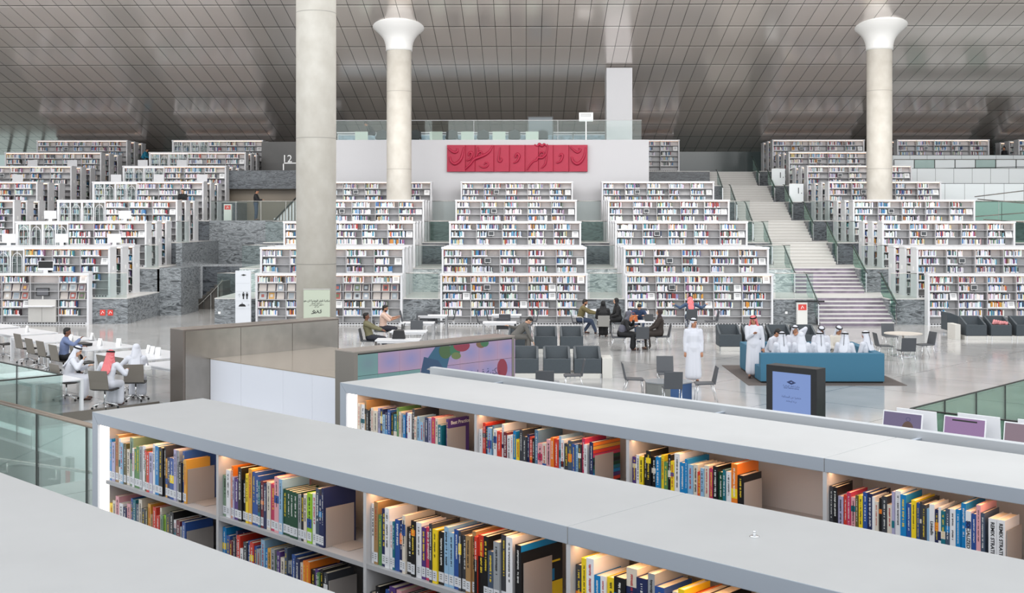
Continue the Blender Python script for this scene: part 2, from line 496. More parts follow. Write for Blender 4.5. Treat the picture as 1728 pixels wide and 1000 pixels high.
# end walls and far facade
wall('wall_back', -33.5, 50, 86.4, 86.8, 5.0, 11.5, DKWALL)
WIN = mat('window_daylight', (206, 228, 226), 0.5, emit=0.75)
m = MB(); m.box(-52, -33.5, 87.0, 87.05, 6.0, 11.0)
struct(m.build('window_1', WIN))
m = MB()
for i in range(16): m.box(-51.5 + i * 1.2, -51.38 + i * 1.2, 86.7, 86.95, 6.0, 11.0)
struct(m.build('trim_2', mat('mullion', (70, 84, 84), 0.4)))
for i, (xa, xb) in enumerate([(-26.6, -24.2), (10.6, 17.4), (31.2, 33.0), (34, 50)]):
    m = MB(); m.box(xa, xb, 86.25, 86.38, 7.7, 10.3)
    struct(m.build('window_%d' % (i + 2), mat('pane_reflection_glow', (120, 138, 138), 0.15, emit=0.12)))  # faint glow put into the panes for reflections in the glass

# square pillar on the mezzanine and the round columns
p0 = at(1023.5, 68.0); p1 = at(1067, 68.0)
m = MB(); m.box(p0.x, p1.x, 68.0, 69.4, 8.86, ceil_z(68.7))
tag(m.build('square_pillar', PLASTER), 'white square pillar rising from the mezzanine behind the glass rail', 'column')
def column(px, Y, rad, label, flare=True):
    p = at(px, Y)
    t = thing('round_column', label, 'column', (p.x, p.y, 0))
    zc = ceil_z(Y)
    if flare:
        zf = zc - 1.05 - rad * 0.1
        m = MB(); m.lathe([(rad, 0.0), (rad, zf)], 40); m.build('shaft', CONCRETE, t, smooth=True)
        prof = []
        for i in range(15):
            a = i / 14
            prof.append((rad * 1.07 + (1 - cos(a * pi / 2)) ** 1.2 * 0.95, zf - 0.02 + sin(a * pi / 2) * 1.05 + a ** 6 * 0.5))
        m = MB(); m.lathe(prof, 48); m.build('flared_capital', mat('capital_white', (226, 226, 224), 0.35), t, smooth=True)
    else:
        m = MB(); m.lathe([(rad, 0.0), (rad, zc + 0.2)], 48); m.build('shaft', CONCRETE, t, smooth=True)
    return t
column(533.5, 38.7, 0.65, 'thick plain concrete column, nearest and largest of the round columns', False)
column(673.5, 62.5, 0.655, 'round concrete column with white flared top, left of the red calligraphy relief')
column(1484, 62.5, 0.65, 'round concrete column with white flared top, right of the staircase')

# ------------------------------------------------------------------ far bookcases
H = 2.15
NB = 5
ROWZ = [1.755, 1.41, 1.065, 0.72, 0.375]
def bookcase_proto(W, depth, single, glass_bays=0):
    t = thing('bookcase', 'proto', 'bookcase')
    m = MB(); m.box(-W / 2 - 0.02, W / 2 + 0.02, -0.02, depth, H - 0.075, H)
    m.build('top_panel', WHITE, t)
    for s in (-1, 1):
        x0 = -W / 2 if s < 0 else W / 2 - 0.08
        m = MB(); m.box(x0, x0 + 0.08, 0, depth, 0, H - 0.075)
        m.build('end_panel', WHITE, t)
    yb = depth - 0.03 if single else depth / 2
    m = MB(); m.box(-W / 2 + 0.08, W / 2 - 0.08, yb - 0.015, yb + 0.015, 0.1, H - 0.075)
    m.build('back_panel', SHELFW, t)
    sides = [(0.02, yb - 0.015)] if single else [(0.02, yb - 0.015), (yb + 0.015, depth - 0.02)]
    for z in ROWZ + [0.1]:
        m = MB()
        for a_, b_ in sides: m.box(-W / 2 + 0.08, W / 2 - 0.08, a_, b_, z - 0.025, z)
        m.build('shelf', SHELFG, t)
    bw = (W - 0.16) / NB
    for i in range(1, NB):
        x = -W / 2 + 0.08 + i * bw
        m = MB(); m.box(x - 0.015, x + 0.015, 0.01, depth - 0.01 if not single else yb, 0.1, H - 0.075)
        m.build('divider', SHELFG, t)
    m = MB(); m.box(-W / 2 + 0.1, W / 2 - 0.1, 0.03, 0.06, H - 0.09, H - 0.076)
    m.build('light_strip', LED_FAR, t)
    m = MB(); m.box(-W / 2 + 0.08, W / 2 - 0.08, 0.03, 0.05, 0, 0.1)
    n = 48
    for i in range(n):
        x = -W / 2 + 0.12 + (W - 0.24) * i / n
        m.box(x, x + (W - 0.24) / n * 0.7, 0.022, 0.03, 0.03, 0.075, 1)
    m.build('kick_grille', [WHITE, BLACK], t)
    if not single:
        for s in (-1, 1):
            m = MB(); xc = s * (W / 2 + 0.003); m.box(xc - 0.003, xc + 0.003, depth * 0.42, depth * 0.6, 1.15, 1.32)
            m.build('call_number_card', PAPER, t)
    if glass_bays:
        for i in range(glass_bays):
            xa = -W / 2 + 0.08 + i * bw; xb = xa + bw
            m = MB()
            m.box(xa, xa + 0.05, -0.015, 0.015, 0.1, H - 0.09, 0); m.box(xb - 0.05, xb, -0.015, 0.015, 0.1, H - 0.09, 0)
            m.box((xa + xb) / 2 - 0.03, (xa + xb) / 2 + 0.03, -0.015, 0.015, 0.1, H - 0.09, 0)
            m.box(xa + 0.05, xb - 0.05, -0.012, 0.012, H - 0.15, H - 0.09, 0)
            m.box(xa + 0.05, xb - 0.05, -0.012, 0.012, 0.1, 0.16, 0)
            m.box(xa + 0.05, xb - 0.05, -0.004, 0.004, 0.16, H - 0.15, 1)
            for xc in ((xa * 3 + xb) / 4, (xa + xb * 3) / 4):  # reflected arches built as white tubes on the door glass
                m.tube([(xc - 0.21, -0.02, 0.2), (xc - 0.21, -0.02, 1.6)] + [(xc + 0.21 * cos(pi - pi * q / 8), -0.02, 1.6 + 0.3 * sin(pi * q / 8)) for q in range(1, 8)] + [(xc + 0.21, -0.02, 1.6), (xc + 0.21, -0.02, 0.2)], 0.016, 5)
                m.box(xc - 0.01, xc + 0.01, -0.02, 0.0, 0.16, H - 0.15, 0)
            m.build('glass_door', [WHITE, GLASS_CLEAR], t)
    return t
W = 6.16
P_s = bookcase_proto(W, 0.42, True)
P_d = bookcase_proto(W, 0.8, False)
P_g = bookcase_proto(W, 0.8, False, 2)
COLS = {  # name: (left X, terraces)
    'far left block': (-33.15, [4, 5, 6, 7, 8]),
    'left block': (-23.95, [1, 2, 3, 4, 5, 6, 7, 8]),
    'thick column block': (-11.36, [1, 2, 3, 4, 5]),
    'middle block': (-3.6, [1, 2, 3, 4, 5]),
    'block left of the staircase': (4.15, [1, 2, 3, 4, 5, 8]),
    'block right of the staircase': (16.55, [1, 2, 3, 4, 5, 6, 7, 8]),
    'far right block': (24.9, [8]),
    'block at the right edge': (33.0, [8]),
}
LEVEL = {1: 'hall floor level', 2: 'second level', 3: 'third level', 4: 'fourth level', 5: 'fifth level', 6: 'sixth level', 7: 'seventh level', 8: 'top level'}
used = set()
CASES = []
def place_case(proto, x, y, z, label):
    if proto.name in used: return dup(proto, (x, y, z), label=label, group='stepped white bookcases')
    used.add(proto.name); proto.location = (x, y, z); proto['label'] = label; proto['group'] = 'stepped white bookcases'
    return proto
for cname, (xl, tiers) in COLS.items():
    for n in tiers:
        x0 = xl
        if cname == 'left block' and n == 1: x0 = -24.55
        if cname == 'block right of the staircase' and n == 1: x0 = 16.74
        if cname == 'far left block' and n == 4: x0 = -32.3
        rows = [0] if n == 1 else ([0, 1] if n == 5 and cname in ('middle block', 'block left of the staircase', 'thick column block') else [0, 1, 2])
        if n == 5 and x0 > -12 and x0 < 12: rows = [0]
        for r in rows:
            y = FR[n] + 1.55 * r
            lab = 'white bookcase, %s, %s' % (cname, LEVEL[n])
            if n > 1: lab += ', ' + ['front row', 'second row', 'rear row'][r]
            pr = P_s if n == 1 else (P_g if cname == 'left block' and r == 0 else P_d)
            place_case(pr, x0 + W / 2, y, fl(n), lab)
            CASES.append((cname, n, r, x0, y, fl(n)))

# ------------------------------------------------------------------ the books too many to count, one object
PAL = [(232, 232, 234), (224, 226, 230), (236, 230, 222), (210, 200, 190), (60, 66, 84), (38, 40, 46), (46, 78, 128), (70, 130, 180),
       (120, 160, 190), (150, 60, 60), (180, 74, 70), (200, 140, 60), (206, 184, 120), (70, 110, 90), (120, 130, 120), (110, 90, 120),
       (160, 120, 150), (90, 96, 104), (140, 146, 150), (226, 222, 228), (200, 210, 220), (180, 190, 205), (120, 70, 60), (70, 150, 170)]
PALW = [9, 8, 6, 4, 4, 5, 3, 3, 3, 2.4, 1.6, 1.4, 1.6, 1.3, 2, 2, 2, 3, 4, 6, 5, 4, 1.6, 1.6]
bv, bf, bc = [], [], []
def add_book(x, y, z, w, h, d, col, lab=True):
    n = len(bv); zl = z + h * 0.2
    for zz in (z, zl, z + h):
        bv.extend([(x, y, zz), (x + w, y, zz), (x + w, y + d, zz), (x, y + d, zz)])
    wht = (0.78, 0.78, 0.8) if lab else col
    fs = [((0, 1, 5, 4), wht), ((4, 5, 9, 8), col), ((1, 2, 10, 9), col), ((3, 0, 8, 11), col), ((8, 9, 10, 11), (0.75, 0.72, 0.66)), ((2, 3, 11, 10), col)]
    for q, c_ in fs:
        bf.append(tuple(n + i for i in q)); bc.append(c_)
rb = random.Random(11)
SIGNS = []; TABLETS = []; MAGS = []
bw = (W - 0.16) / NB
for (cname, n, r, x0, y, z0) in CASES:
    for bay in range(NB):
        if n == 1 and cname == 'left block' and bay == 3: continue
        xa = x0 + 0.08 + bay * bw + 0.02; xb = xa + bw - 0.04
        # rear rows only show their ends
        if r > 0 and not ((x0 > 0 and bay == 0) or (x0 < -12 and bay == 4)): continue
        if r > 0 and (-4 < x0 < 0): continue
        rows = ROWZ
        if xa < -36 or xb > 40: continue
        for ri, rz in enumerate(rows):
            if r == 0 and n > 1 and -12 < x0 < 12 and n != 8 and ri > 3: continue
            mag = (n == 1 and ri in (1, 2) and (cname in ('thick column block',) or (cname == 'left block')))
            if mag:
                for k in range(3): MAGS.append((xa + 0.04 + k * 0.372, y, z0 + rz, cname, bay, ri, k))
                continue
            fill = rb.uniform(0.45, 0.84) if r == 0 else rb.uniform(0.8, 0.98)
            if n == 1: fill = rb.uniform(0.55, 0.86)
            start = 0
            xe = xa + (xb - xa) * fill
            skip = None
            if r == 0 and bay == 1 and ri == 1:
                skip = (xa + 0.5, xa + 0.82); TABLETS.append((xa + 0.66, y + 0.1, z0 + rz, cname, n))
                if rb.random() < 0.5: xe = xa + 0.42
            if r == 0 and ((bay == 4 and ri == (1 if n > 1 else 0)) or (n == 1 and (bay, ri) in ((0, 2), (3, 2), (2, 3), (1, 1), (3, 1)))) and cname != 'far right block' and x0 > -30:
                if bay != 1: SIGNS.append((xb - 0.17, y + 0.06, z0 + rz, cname, n, bay, ri)); xe = min(xe, xb - 0.38)
            x = xa
            if r > 0 and x0 < -12: x = xb - 0.5
            base = rb.choice(PAL)
            while x < xe:
                w = rb.uniform(0.022, 0.055)
                if skip and x + w > skip[0] and x < skip[1]: x = skip[1]; continue
                hh = rb.uniform(0.2, 0.28)
                if rb.random() < 0.25: base = rb.choices(PAL, PALW)[0]
                cc = base if rb.random() < 0.25 else rb.choices(PAL, PALW)[0]
                cc = srgb(*[max(0, min(255, q + rb.randint(-12, 12))) for q in cc])
                add_book(x, y + 0.035 + rb.uniform(0, 0.02), z0 + rz + 0.001, w - 0.003, hh, 0.2 if r == 0 or n > 1 else 0.2, cc, rb.random() < 0.85)
                x += w
                if r > 0 and x0 > 0 and x > xa + 0.6: break
me = bpy.data.meshes.new('shelved_books'); me.from_pydata(bv, [], bf)
ca = me.color_attributes.new('book_color', 'FLOAT_COLOR', 'CORNER')
buf = []
for c_ in bc: buf += [c_[0], c_[1], c_[2], 1.0] * 4
ca.data.foreach_set('color', buf)
mb = bpy.data.materials.new('book_covers'); mb.use_nodes = True
nt = mb.node_tree; an = nt.nodes.new('ShaderNodeAttribute'); an.attribute_name = 'book_color'
nt.links.new(an.outputs['Color'], nt.nodes['Principled BSDF'].inputs['Base Color'])
nt.nodes['Principled BSDF'].inputs['Roughness'].default_value = 0.45
me.materials.append(mb)
o = bpy.data.objects.new('shelved_books', me); COL.objects.link(o)
tag(o, 'thousands of small mixed books filling the stepped white bookcases across the hall', 'books', kind='stuff')
# ================================================================== the near side
def hit_u(px, py, u):
    a = (px - 864) / F; b = (CY - py) / F; t = u / (a * UX + UY)
    return t * (-a * UY + UX), EYE + b * t          # v, z
def hit_v(px, py, v):
    a = (px - 864) / F; b = (CY - py) / F; t = v / (-a * UY + UX)
    return t * (a * UX + UY), EYE + b * t           # u, z
TZ = 1.09
NBW = 1.243
def near_case(label, u0, v0, nb=6, d=0.77):
    t = thing('bookcase', label, 'bookcase', UV(u0, v0, TZ), AU)
    L = 0.163 + nb * NBW + 0.163; h = H
    # top in sections of three bays, mitred into the end panels
    cuts = [0.0, 0.163 + 3 * NBW, L]
    for i in range(2):
        a, b = cuts[i], cuts[i + 1] - (0.003 if i == 0 else 0)
        poly = [(a, h), (a + (0.07 if i == 0 else 0), h - 0.07), (b - (0.07 if i == 1 else 0), h - 0.07), (b, h)]
        m = MB(); m.extr(poly, lambda p, q: (p[0], q, p[1]), 0, d)
        m.m[0] = 1; m.m[1] = 1
        m.build('top_panel', [WHITE2, EDGE], t, bevel=0.003)
    for s in (0, 1):
        poly = [(0, 0), (0.07, 0), (0.07, h - 0.07), (0, h)]
        if s: poly = [(L - p[0], p[1]) for p in poly][::-1]
        m = MB(); m.extr(poly, lambda p, q: (p[0], q, p[1]), 0, d)
        m.build('end_panel', EDGE, t)
    m = MB(); m.box(0.075, 0.16, 0.012, 0.03, 0.12, h - 0.075); m.build('light_panel', LED, t)
    m = MB(); m.box(0.07, 0.163, 0.03, d / 2, 0.1, h - 0.07); m.build('light_housing', SHELFW, t)
    m = MB(); m.box(0.163, L - 0.07, d / 2 - 0.012, d / 2 + 0.012, 0.1, h - 0.07); m.build('back_panel', SHELFW, t)
    for z in ROWZ + [0.1]:
        for ya, yb in ((0.006, d / 2 - 0.012), (d / 2 + 0.012, d - 0.006)):
            m = MB(); m.box(0.163, L - 0.07, ya, yb, z - 0.022, z); m.build('shelf', SHELFG, t)
    for i in range(1, nb + 1):
        x = 0.163 + i * NBW
        m = MB(); m.box(x - 0.011, x + 0.011, 0.004, d / 2 - 0.012, 0.1, h - 0.07); m.build('divider', SHELFW, t)
    m = MB()
    m.box(0.2, L - 0.2, 0.03, 0.06, h - 0.0712, h - 0.0702); m.build('light_strip', LED_W, t)
    m = MB(); m.box(0.07, L - 0.07, 0.03, d - 0.03, 0, 0.1); m.build('plinth', EDGE, t)
    return t
U0 = -6.91
VS = {'nearest': (-6.9, 1.527), 'middle': (U0, 3.413), 'rear': (-6.863, 5.276)}
near_case('nearest low bookcase, only its pale top showing at the bottom left', *VS['nearest'])
near_case('middle near bookcase with two rows of books and a metal stud on top', *VS['middle'])
near_case('rear near bookcase with one visible row of books, in front of the video wall', *VS['rear'])

# individual books
BC = {'k': (24, 24, 26), 'K': (62, 64, 70), 'n': (34, 44, 88), 'b': (44, 84, 156), 'B': (20, 132, 196), 'l': (150, 190, 220), 't': (24, 112, 128),
      'g': (22, 74, 48), 'G': (92, 140, 84), 'y': (248, 216, 40), 'Y': (156, 206, 48), 'o': (240, 130, 40), 'a': (226, 168, 66), 'r': (214, 62, 44),
      'm': (112, 34, 46), 'c': (200, 60, 96), 'p': (84, 54, 124), 'v': (178, 174, 206), 'w': (238, 238, 240), 'W': (226, 216, 200),
      's': (160, 164, 168), 'S': (96, 132, 160), 'd': (170, 134, 88), 'e': (74, 88, 108), 'q': (130, 156, 132), 'P': (232, 170, 176), 'D': (104, 96, 60)}
BNAME = {'k': 'black', 'K': 'charcoal', 'n': 'navy', 'b': 'blue', 'B': 'bright blue', 'l': 'pale blue', 't': 'teal', 'g': 'dark green', 'G': 'mid green',
         'y': 'yellow', 'Y': 'lime green', 'o': 'orange', 'a': 'amber', 'r': 'red', 'm': 'maroon', 'c': 'crimson', 'p': 'purple', 'v': 'lavender',
         'w': 'white', 'W': 'cream', 's': 'light grey', 'S': 'steel blue', 'd': 'tan', 'e': 'slate', 'q': 'sage green', 'P': 'pink', 'D': 'olive'}
def bm(c, extra=0): return mat('book_' + BNAME[c].replace(' ', '_'), BC[c], 0.38)
PAGES = mat('book_pages', (238, 222, 196), 0.8, noise=0.05, nscale=60)
LABEL = mat('spine_sticker', (226, 228, 232), 0.5)
INKW = mat('lettering_white', (236, 236, 232), 0.5)
INKK = mat('lettering_black', (26, 26, 30), 0.5)
INKY = mat('lettering_yellow', (246, 214, 60), 0.5)
INKR = mat('lettering_red', (190, 50, 50), 0.5)
DARKC = set('kKnbBtgrmcpeSDGo')
def spine_M(x, z, y=-0.0012):        # text running down a spine
    return Matrix(((0, 1, 0, x), (0, 0, -1, y), (-1, 0, 0, z), (0, 0, 0, 1)))
def make_book(w, h, d, c, rr, label, loc, lean=0.0, title=None, band=None, sticker=True, group=None):
    t = thing('book', label, 'book', loc, AU, group)
    if lean: t.rotation_euler = (0, lean, AU)
    th = 0.0022
    m = MB(); m.box(0, w, 0, th, 0, h); m.box(0, th, th, d, 0, h); m.box(w - th, w, th, d, 0, h)
    m.build('cover', bm(c), t)
    m = MB(); m.box(th, w - th, th, d - 0.004, 0.003, h - 0.0035); m.build('pages', PAGES, t)
    if band:
        z0, z1, bc_ = band
        m = MB(); m.box(-0.0004, w + 0.0004, -0.0005, 0.0, z0 * h, z1 * h); m.build('spine_band', bm(bc_), t)
    if sticker:
        m = MB(); m.box(0.001, w - 0.001, -0.0009, 0.0, 0.012, 0.055); m.build('spine_sticker', LABEL, t)
        m = MB()
        for k in range(3): m.box(w * 0.3, w * (0.62 + rr.random() * 0.12), -0.0013, -0.0009, 0.043 - k * 0.009, 0.0455 - k * 0.009)
        m.build('call_number', INKK, t)
    if title:
        ink = {'k': INKK, 'w': INKW, 'y': INKY, 'r': INKR}[title[1]]
        text_mesh(title[0], min(w * title[2], 0.05), ink, t, 'title', spine_M(w * 0.5, h * 0.56), bold=0.0006)
    elif w > 0.014:
        ink = (rr.choice([INKW, INKW, INKY]) if c in DARKC else rr.choice([INKK, INKK, INKR]))
        m = MB(); z = h * 0.92; zend = h * rr.uniform(0.34, 0.5)
        cw = min(w * rr.uniform(0.22, 0.42), 0.011); x0 = (w - cw) / 2
        while z > zend:
            l = rr.uniform(0.0012, 0.0034)
            if rr.random() < 0.14: z -= 0.005; continue
            xa = x0 + (0 if rr.random() < 0.6 else cw * 0.25)
            m.box(xa, x0 + cw * rr.uniform(0.8, 1.0), -0.0012, -0.0004, z - l, z); z -= l + 0.0014
        m.build('title', ink, t)
    return t
def bookend(case, x, z, label):
    u0, v0 = VS[case]
    t = thing('bookend', label, 'bookend', UV(u0 + x, v0 + 0.035, TZ + z), AU, 'steel bookends on the near shelves')
    m = MB(); m.box(0, 0.003, 0, 0.17, 0, 0.19); m.build('upright_plate', BOOKEND, t, bevel=0.001)
    m = MB(); m.box(0.003, 0.13, 0.03, 0.17, 0, 0.003); m.build('foot_plate', BOOKEND, t)
def row(case, bay, ri, codes, end, seed, titles={}, bands={}, bend=True, covers={}):
    rr = random.Random(seed)
    u0, v0 = VS[case]; xs = 0.163 + bay * NBW + 0.014; z = ROWZ[ri] + 0.0
    codes = codes.replace(' ', ''); n = len(codes)
    ws = [rr.uniform(0.6, 1.45) for _ in codes]
    for k in range(n):
        if k in titles: ws[k] = max(ws[k], 1.2)
    tot = (end - 0.016 - 0.0012 * n); sc = tot / sum(ws); x = xs
    where = '%s shelf, %s bay, %s near bookcase' % (['upper', 'lower'][ri], ORD[bay], case)
    for k, c in enumerate(codes):
        w = ws[k] * sc
        h = rr.uniform(0.205, 0.29) if rr.random() < 0.6 else rr.uniform(0.225, 0.255)
        if c == 'g' and codes.count('g') >= 4: h = 0.228; w = sc * 1.2
        h = min(h, 0.285)
        d = rr.uniform(0.14, 0.19) * (h / 0.235)
        band = bands.get(k)
        if band is None and rr.random() < 0.22: 
            z0 = rr.uniform(0.3, 0.75); band = (z0, z0 + rr.uniform(0.06, 0.22), rr.choice('wyWKoB' if c in DARKC else 'nkcbt'))
        if k in covers: h = 0.285; d = 0.24; band = None
        bk = make_book(w, h, d, c, rr, '%s book, %s from left, %s' % (BNAME[c], ORD[k], where),
                  UV(u0 + x, v0 + 0.022 + rr.uniform(0, 0.012), TZ + z + 0.0005), title=titles.get(k), band=band,
                  sticker=rr.random() < 0.9, group=None)
        if k in covers:
            for (tx, ty, tz, sz) in covers[k]:
                text_mesh(tx, sz, INKW, bk, 'cover_title', Matrix(((0, 0, 1, w + 0.0006), (1, 0, 0, ty), (0, 1, 0, tz), (0, 0, 0, 1))), bold=0.0006)
        x += w + 0.0012
    if bend: bookend(case, x - xs + xs + 0.001, z + 0.0005, 'grey steel bookend, %s' % where)
    return x
row('middle', 0, 0, 'BvdwlDWqwGGswDrvwBkKanbvskba', 0.89, 1, bands={13: (0.75, 0.97, 'r')})
row('middle', 1, 0, 'qwovpkkyabbtmnWcPlggggskWYwenn', 0.862, 2)
row('middle', 2, 0, 'wdGnwwtbnWkkwpcKykllbKKddrrkesKw', 0.922, 3, bands={25: (0.0, 0.62, 'k'), 26: (0.0, 0.66, 'k')}, bend=False)
def end_book(case, bay, off, w, h, d, c, label, strips, bl):
    u0, v0 = VS[case]; x = 0.163 + bay * NBW + 0.014 + off
    t = make_book(w, h, d, c, random.Random(2), label, UV(u0 + x, v0 + 0.024, TZ + ROWZ[0] + 0.0005))
    for z0, z1, cc, ya, yb in strips:
        m = MB(); m.box(w, w + 0.0006, ya, yb, z0 * h, z1 * h); m.build('cover_band', bm(cc), t)
    bookend(case, x + w + 0.002, ROWZ[0] + 0.0005, bl)
end_book('middle', 2, 0.925, 0.033, 0.262, 0.25, 'k', 'black book with blue and yellow cover bands beside a bookend, middle near bookcase',
         [(0.9, 1.0, 'B', 0, 0.25), (0.0, 0.3, 'y', 0.17, 0.25), (0.32, 0.5, 'B', 0.17, 0.2), (0.6, 0.63, 'y', 0.17, 0.235)], 'grey steel bookend beside the black, blue and yellow book')
row('middle', 3, 0, 'KywBwykWnsbnWyrokPKlBkoWal', 1.07, 4)
row('middle', 0, 1, 'yWPwnPbteWKDadrrWqYKkwmsb', 0.88, 5)
row('middle', 1, 1, 'BbmKnrwKbrbslBasGpWesbnWookpGkK', 0.93, 6, covers={4: [('International', 0.1, 0.262, 0.026), ('COMPANY', 0.13, 0.236, 0.036)]})
row('middle', 2, 1, 'KkSbpPKnrk', 0.36, 7, bend=False)
row('rear', 0, 0, 'WwdkKWWvnlnbktGWsBpwKWllsnvcWt', 0.895, 8, bend=False)
row('rear', 1, 0, 'wrnlSwrwmwwByKKnrkSPWPorlwKeblKcw', 0.925, 9, bend=False)
end_book('rear', 1, 0.928, 0.028, 0.268, 0.25, 'n', 'book with a rainbow striped cover beside a bookend, rear near bookcase',
         [(1 - (i + 1) * 0.083, 1 - i * 0.083 - 0.01, cc, 0, 0.25) for i, cc in enumerate('oarcgkgtBprko')if i < 12], 'grey steel bookend beside the rainbow striped book')
row('rear', 2, 0, 'pwykkkByGkywBBlWrlWckgtwok', 0.755, 10)
TT = {19: ('WELL CONNECTED', 'r', 0.62), 24: ('LinkedIn', 'k', 0.8), 27: ('SOCIALIZED!', 'k', 0.95), 32: ('REMIX STRATEGY', 'k', 0.6), 33: ('REMIX STRATEGY', 'k', 0.6)}
row('rear', 3, 0, 'KkvrcPDybnwWkKWvwBbybKKlwnwtewBBwbPe', 0.0 + 0.79, 11, titles={24: ('LinkedIn', 'k', 0.8), 32: ('SOCIALIZED!', 'k', 0.95)}, bend=False)
u_, v_ = VS['rear']; xx = 0.163 + 3 * NBW + 0.014 + 0.79
rr = random.Random(5)
for i in range(2):
    make_book(0.036, 0.235, 0.165, 'w', rr, 'white book titled in black, %s of the matching pair at the right edge' % ['first', 'second'][i],
              UV(u_ + xx, v_ + 0.024, TZ + ROWZ[0] + 0.0005), title=('REMIX STRATEGY', 'k', 0.62), sticker=False)
    xx += 0.0375
bookend('rear', xx + 0.001, ROWZ[0] + 0.0005, 'grey steel bookend behind the matching white pair at the right edge')
# the cover beside its bookend that shows its title, and the striped cover further along
def cover_face(case, bay, end, txt, c, size, label, zf=0.86, col=INKW):
    u0, v0 = VS[case]; x = 0.163 + bay * NBW + 0.014 + end
    return x
xe = 0.163 + 0.014 + 0.92
t = make_book(0.02, 0.25, 0.19, 'p', rr, 'purple book titled Best Practice beside the bookend, rear near bookcase', UV(VS['rear'][0] + xe - 0.018, VS['rear'][1] + 0.05, TZ + ROWZ[0] + 0.0005))
bookend('rear', xe + 0.004, ROWZ[0] + 0.0005, 'grey steel bookend beside the purple Best Practice book')
Mx = Matrix(((0, 0, 1, 0.0206), (1, 0, 0, 0.11), (0, 1, 0, 0.223), (0, 0, 0, 1)))
text_mesh('Best Practice', 0.033, INKW, t, 'cover_title', Mx, bold=0.0008)
# stud on the middle top
su, sv = uv_of(G(1273, 905, TZ + H))
t = thing('metal_stud', 'small round steel stud standing on the pale top of the middle near bookcase', 'fitting', UV(su, sv, TZ + H), 0)
m = MB(); m.lathe([(0.0185, 0), (0.019, 0.002), (0.014, 0.004), (0.006, 0.0045)], 24); m.build('base_disc', CHROME, t, smooth=True)
m = MB(); m.lathe([(0.0055, 0.0045), (0.0055, 0.012), (0.0042, 0.013), (0.0062, 0.016), (0.0062, 0.021), (0.003, 0.023)], 16); m.build('knob', CHROME, t, smooth=True)

# parapet board right behind the rear bookcase
t = thing('parapet_board', 'white parapet board running along the back of the rear near bookcase', 'parapet', UV(-6.89, 6.17, TZ), AU)
m = MB(); m.box(0, 8.2, 0, 0.05, 0, H + 0.03); m.build('board', mat('parapet_white', (184, 187, 190), 0.4), t, bevel=0.004)
for uu in (-6.1, -4.17, -2.9, -1.4):
    m = MB(); m.extr([(-0.09, H - 0.01), (0.0, H - 0.01), (0.0, H - 0.13)], lambda p, q: (uu + 6.89 + q, p[0], p[1]), -0.012, 0.012)
    m.build('bracket', EDGE, t)

# ------------------------------------------------------------------ glass balustrades
RAILM = mat('bronze_handrail', (150, 136, 122), 0.3, 0.8)
DKRAIL = mat('dark_rail', (70, 72, 70), 0.35, 0.7)
def balustrade(label, p0, p1, z0, z1, pane=1.24, rail='cap', gm=None, joint=DKRAIL, name='glass_balustrade', slope=0.0, alt=None):
    d = p1 - p0; d.z = 0; L = d.length; ang = atan2(d.y, d.x)
    t = thing(name, label, 'balustrade', (p0.x, p0.y, z0), ang)
    h = z1 - z0; n = max(1, int(round(L / pane)))
    sh = lambda x: slope * x
    for i in range(n):
        a, b = L * i / n + 0.008, L * (i + 1) / n - 0.008
        m = MB(); P = [(a, 0, sh(a)), (b, 0, sh(b)), (b, 0, sh(b) + h), (a, 0, sh(a) + h)]
        k = len(m.v); m.v += [(x, -0.008, z) for x, _, z in P] + [(x, 0.008, z) for x, _, z in P]
        for q in ((0, 1, 2, 3), (7, 6, 5, 4), (0, 4, 5, 1), (1, 5, 6, 2), (2, 6, 7, 3), (3, 7, 4, 0)): m.f.append(q); m.m.append(0)
        m.build('glass_pane', alt[(i * 7 + i // 2) % len(alt)] if alt else (gm or GLASS), t)
        if i and joint:
            m = MB(); x = L * i / n; m.box(x - 0.008, x + 0.008, -0.01, 0.01, sh(x), sh(x) + h); m.build('joint', joint, t)
    if rail == 'cap':
        m = MB(); m.tube([(0, 0, h + 0.005), (L, 0, h + 0.005 + sh(L))], 0.016, 8); m.build('top_rail', joint or STEEL, t, smooth=True)
    if rail == 'hand':
        m = MB(); m.tube([(0, 0, h + 0.02), (L, 0, h + 0.02 + sh(L))], 0.028, 12); m.build('handrail', RAILM, t, smooth=True)
    return t
balustrade('glass balustrade with a bronze handrail at the lower left, beside the nearest bookcases', UV(-18.5, 6.0), UV(-7.3, 6.0), TZ, 2.17, rail='hand')
t = thing('stair_handrail', 'thin steel stair handrail seen through the lower left glass', 'handrail', (0, 0, 0), 0)
pts = []
for px, py in ((-60, 766), (0, 775), (80, 786.5), (155, 797), (175, 800)):
    u, z = hit_v(px, py, 6.5); pts.append(UV(u, 6.5, z))
m = MB(); m.tube(pts, 0.02, 10); m.build('rail', STEEL, t, smooth=True)
for px, py in ((12, 783), (95, 794)):
    u, z = hit_v(px, py + 4, 6.5); a = UV(u, 6.5, z + 0.05); b = UV(u, 6.5, z - 0.07); c = UV(u - 0.2, 6.5, z - 0.1)
    m = MB(); m.tube([a, b, c], 0.012, 8); m.build('bracket', STEEL, t, smooth=True)
vc, zc = 11.43, 1.1
balustrade('tall glass screen round the left stair well, side facing the desks', UV(-36, 11.43), UV(-24.5, 11.43), -0.62, 1.1, pane=2.3, gm=GLASS)
balustrade('tall glass screen round the left stair well, side facing the bookcases', UV(-24.5, 6.7), UV(-24.5, 11.4), -0.62, 1.1, pane=2.3, gm=GLASS_CLEAR)
m = MB(); m.box(-12, 0, 0, 4.7, -2.98, -0.03)
struct(m.build('wall_well_block', mat('well_marble', (62, 64, 62), 0.35, noise=0.2, nscale=1.2), loc=UV(-24.3, 6.6, -0.6), rotz=AU))
p = UV(*uv_of(G(118, 845, -2.0)), -3.6)
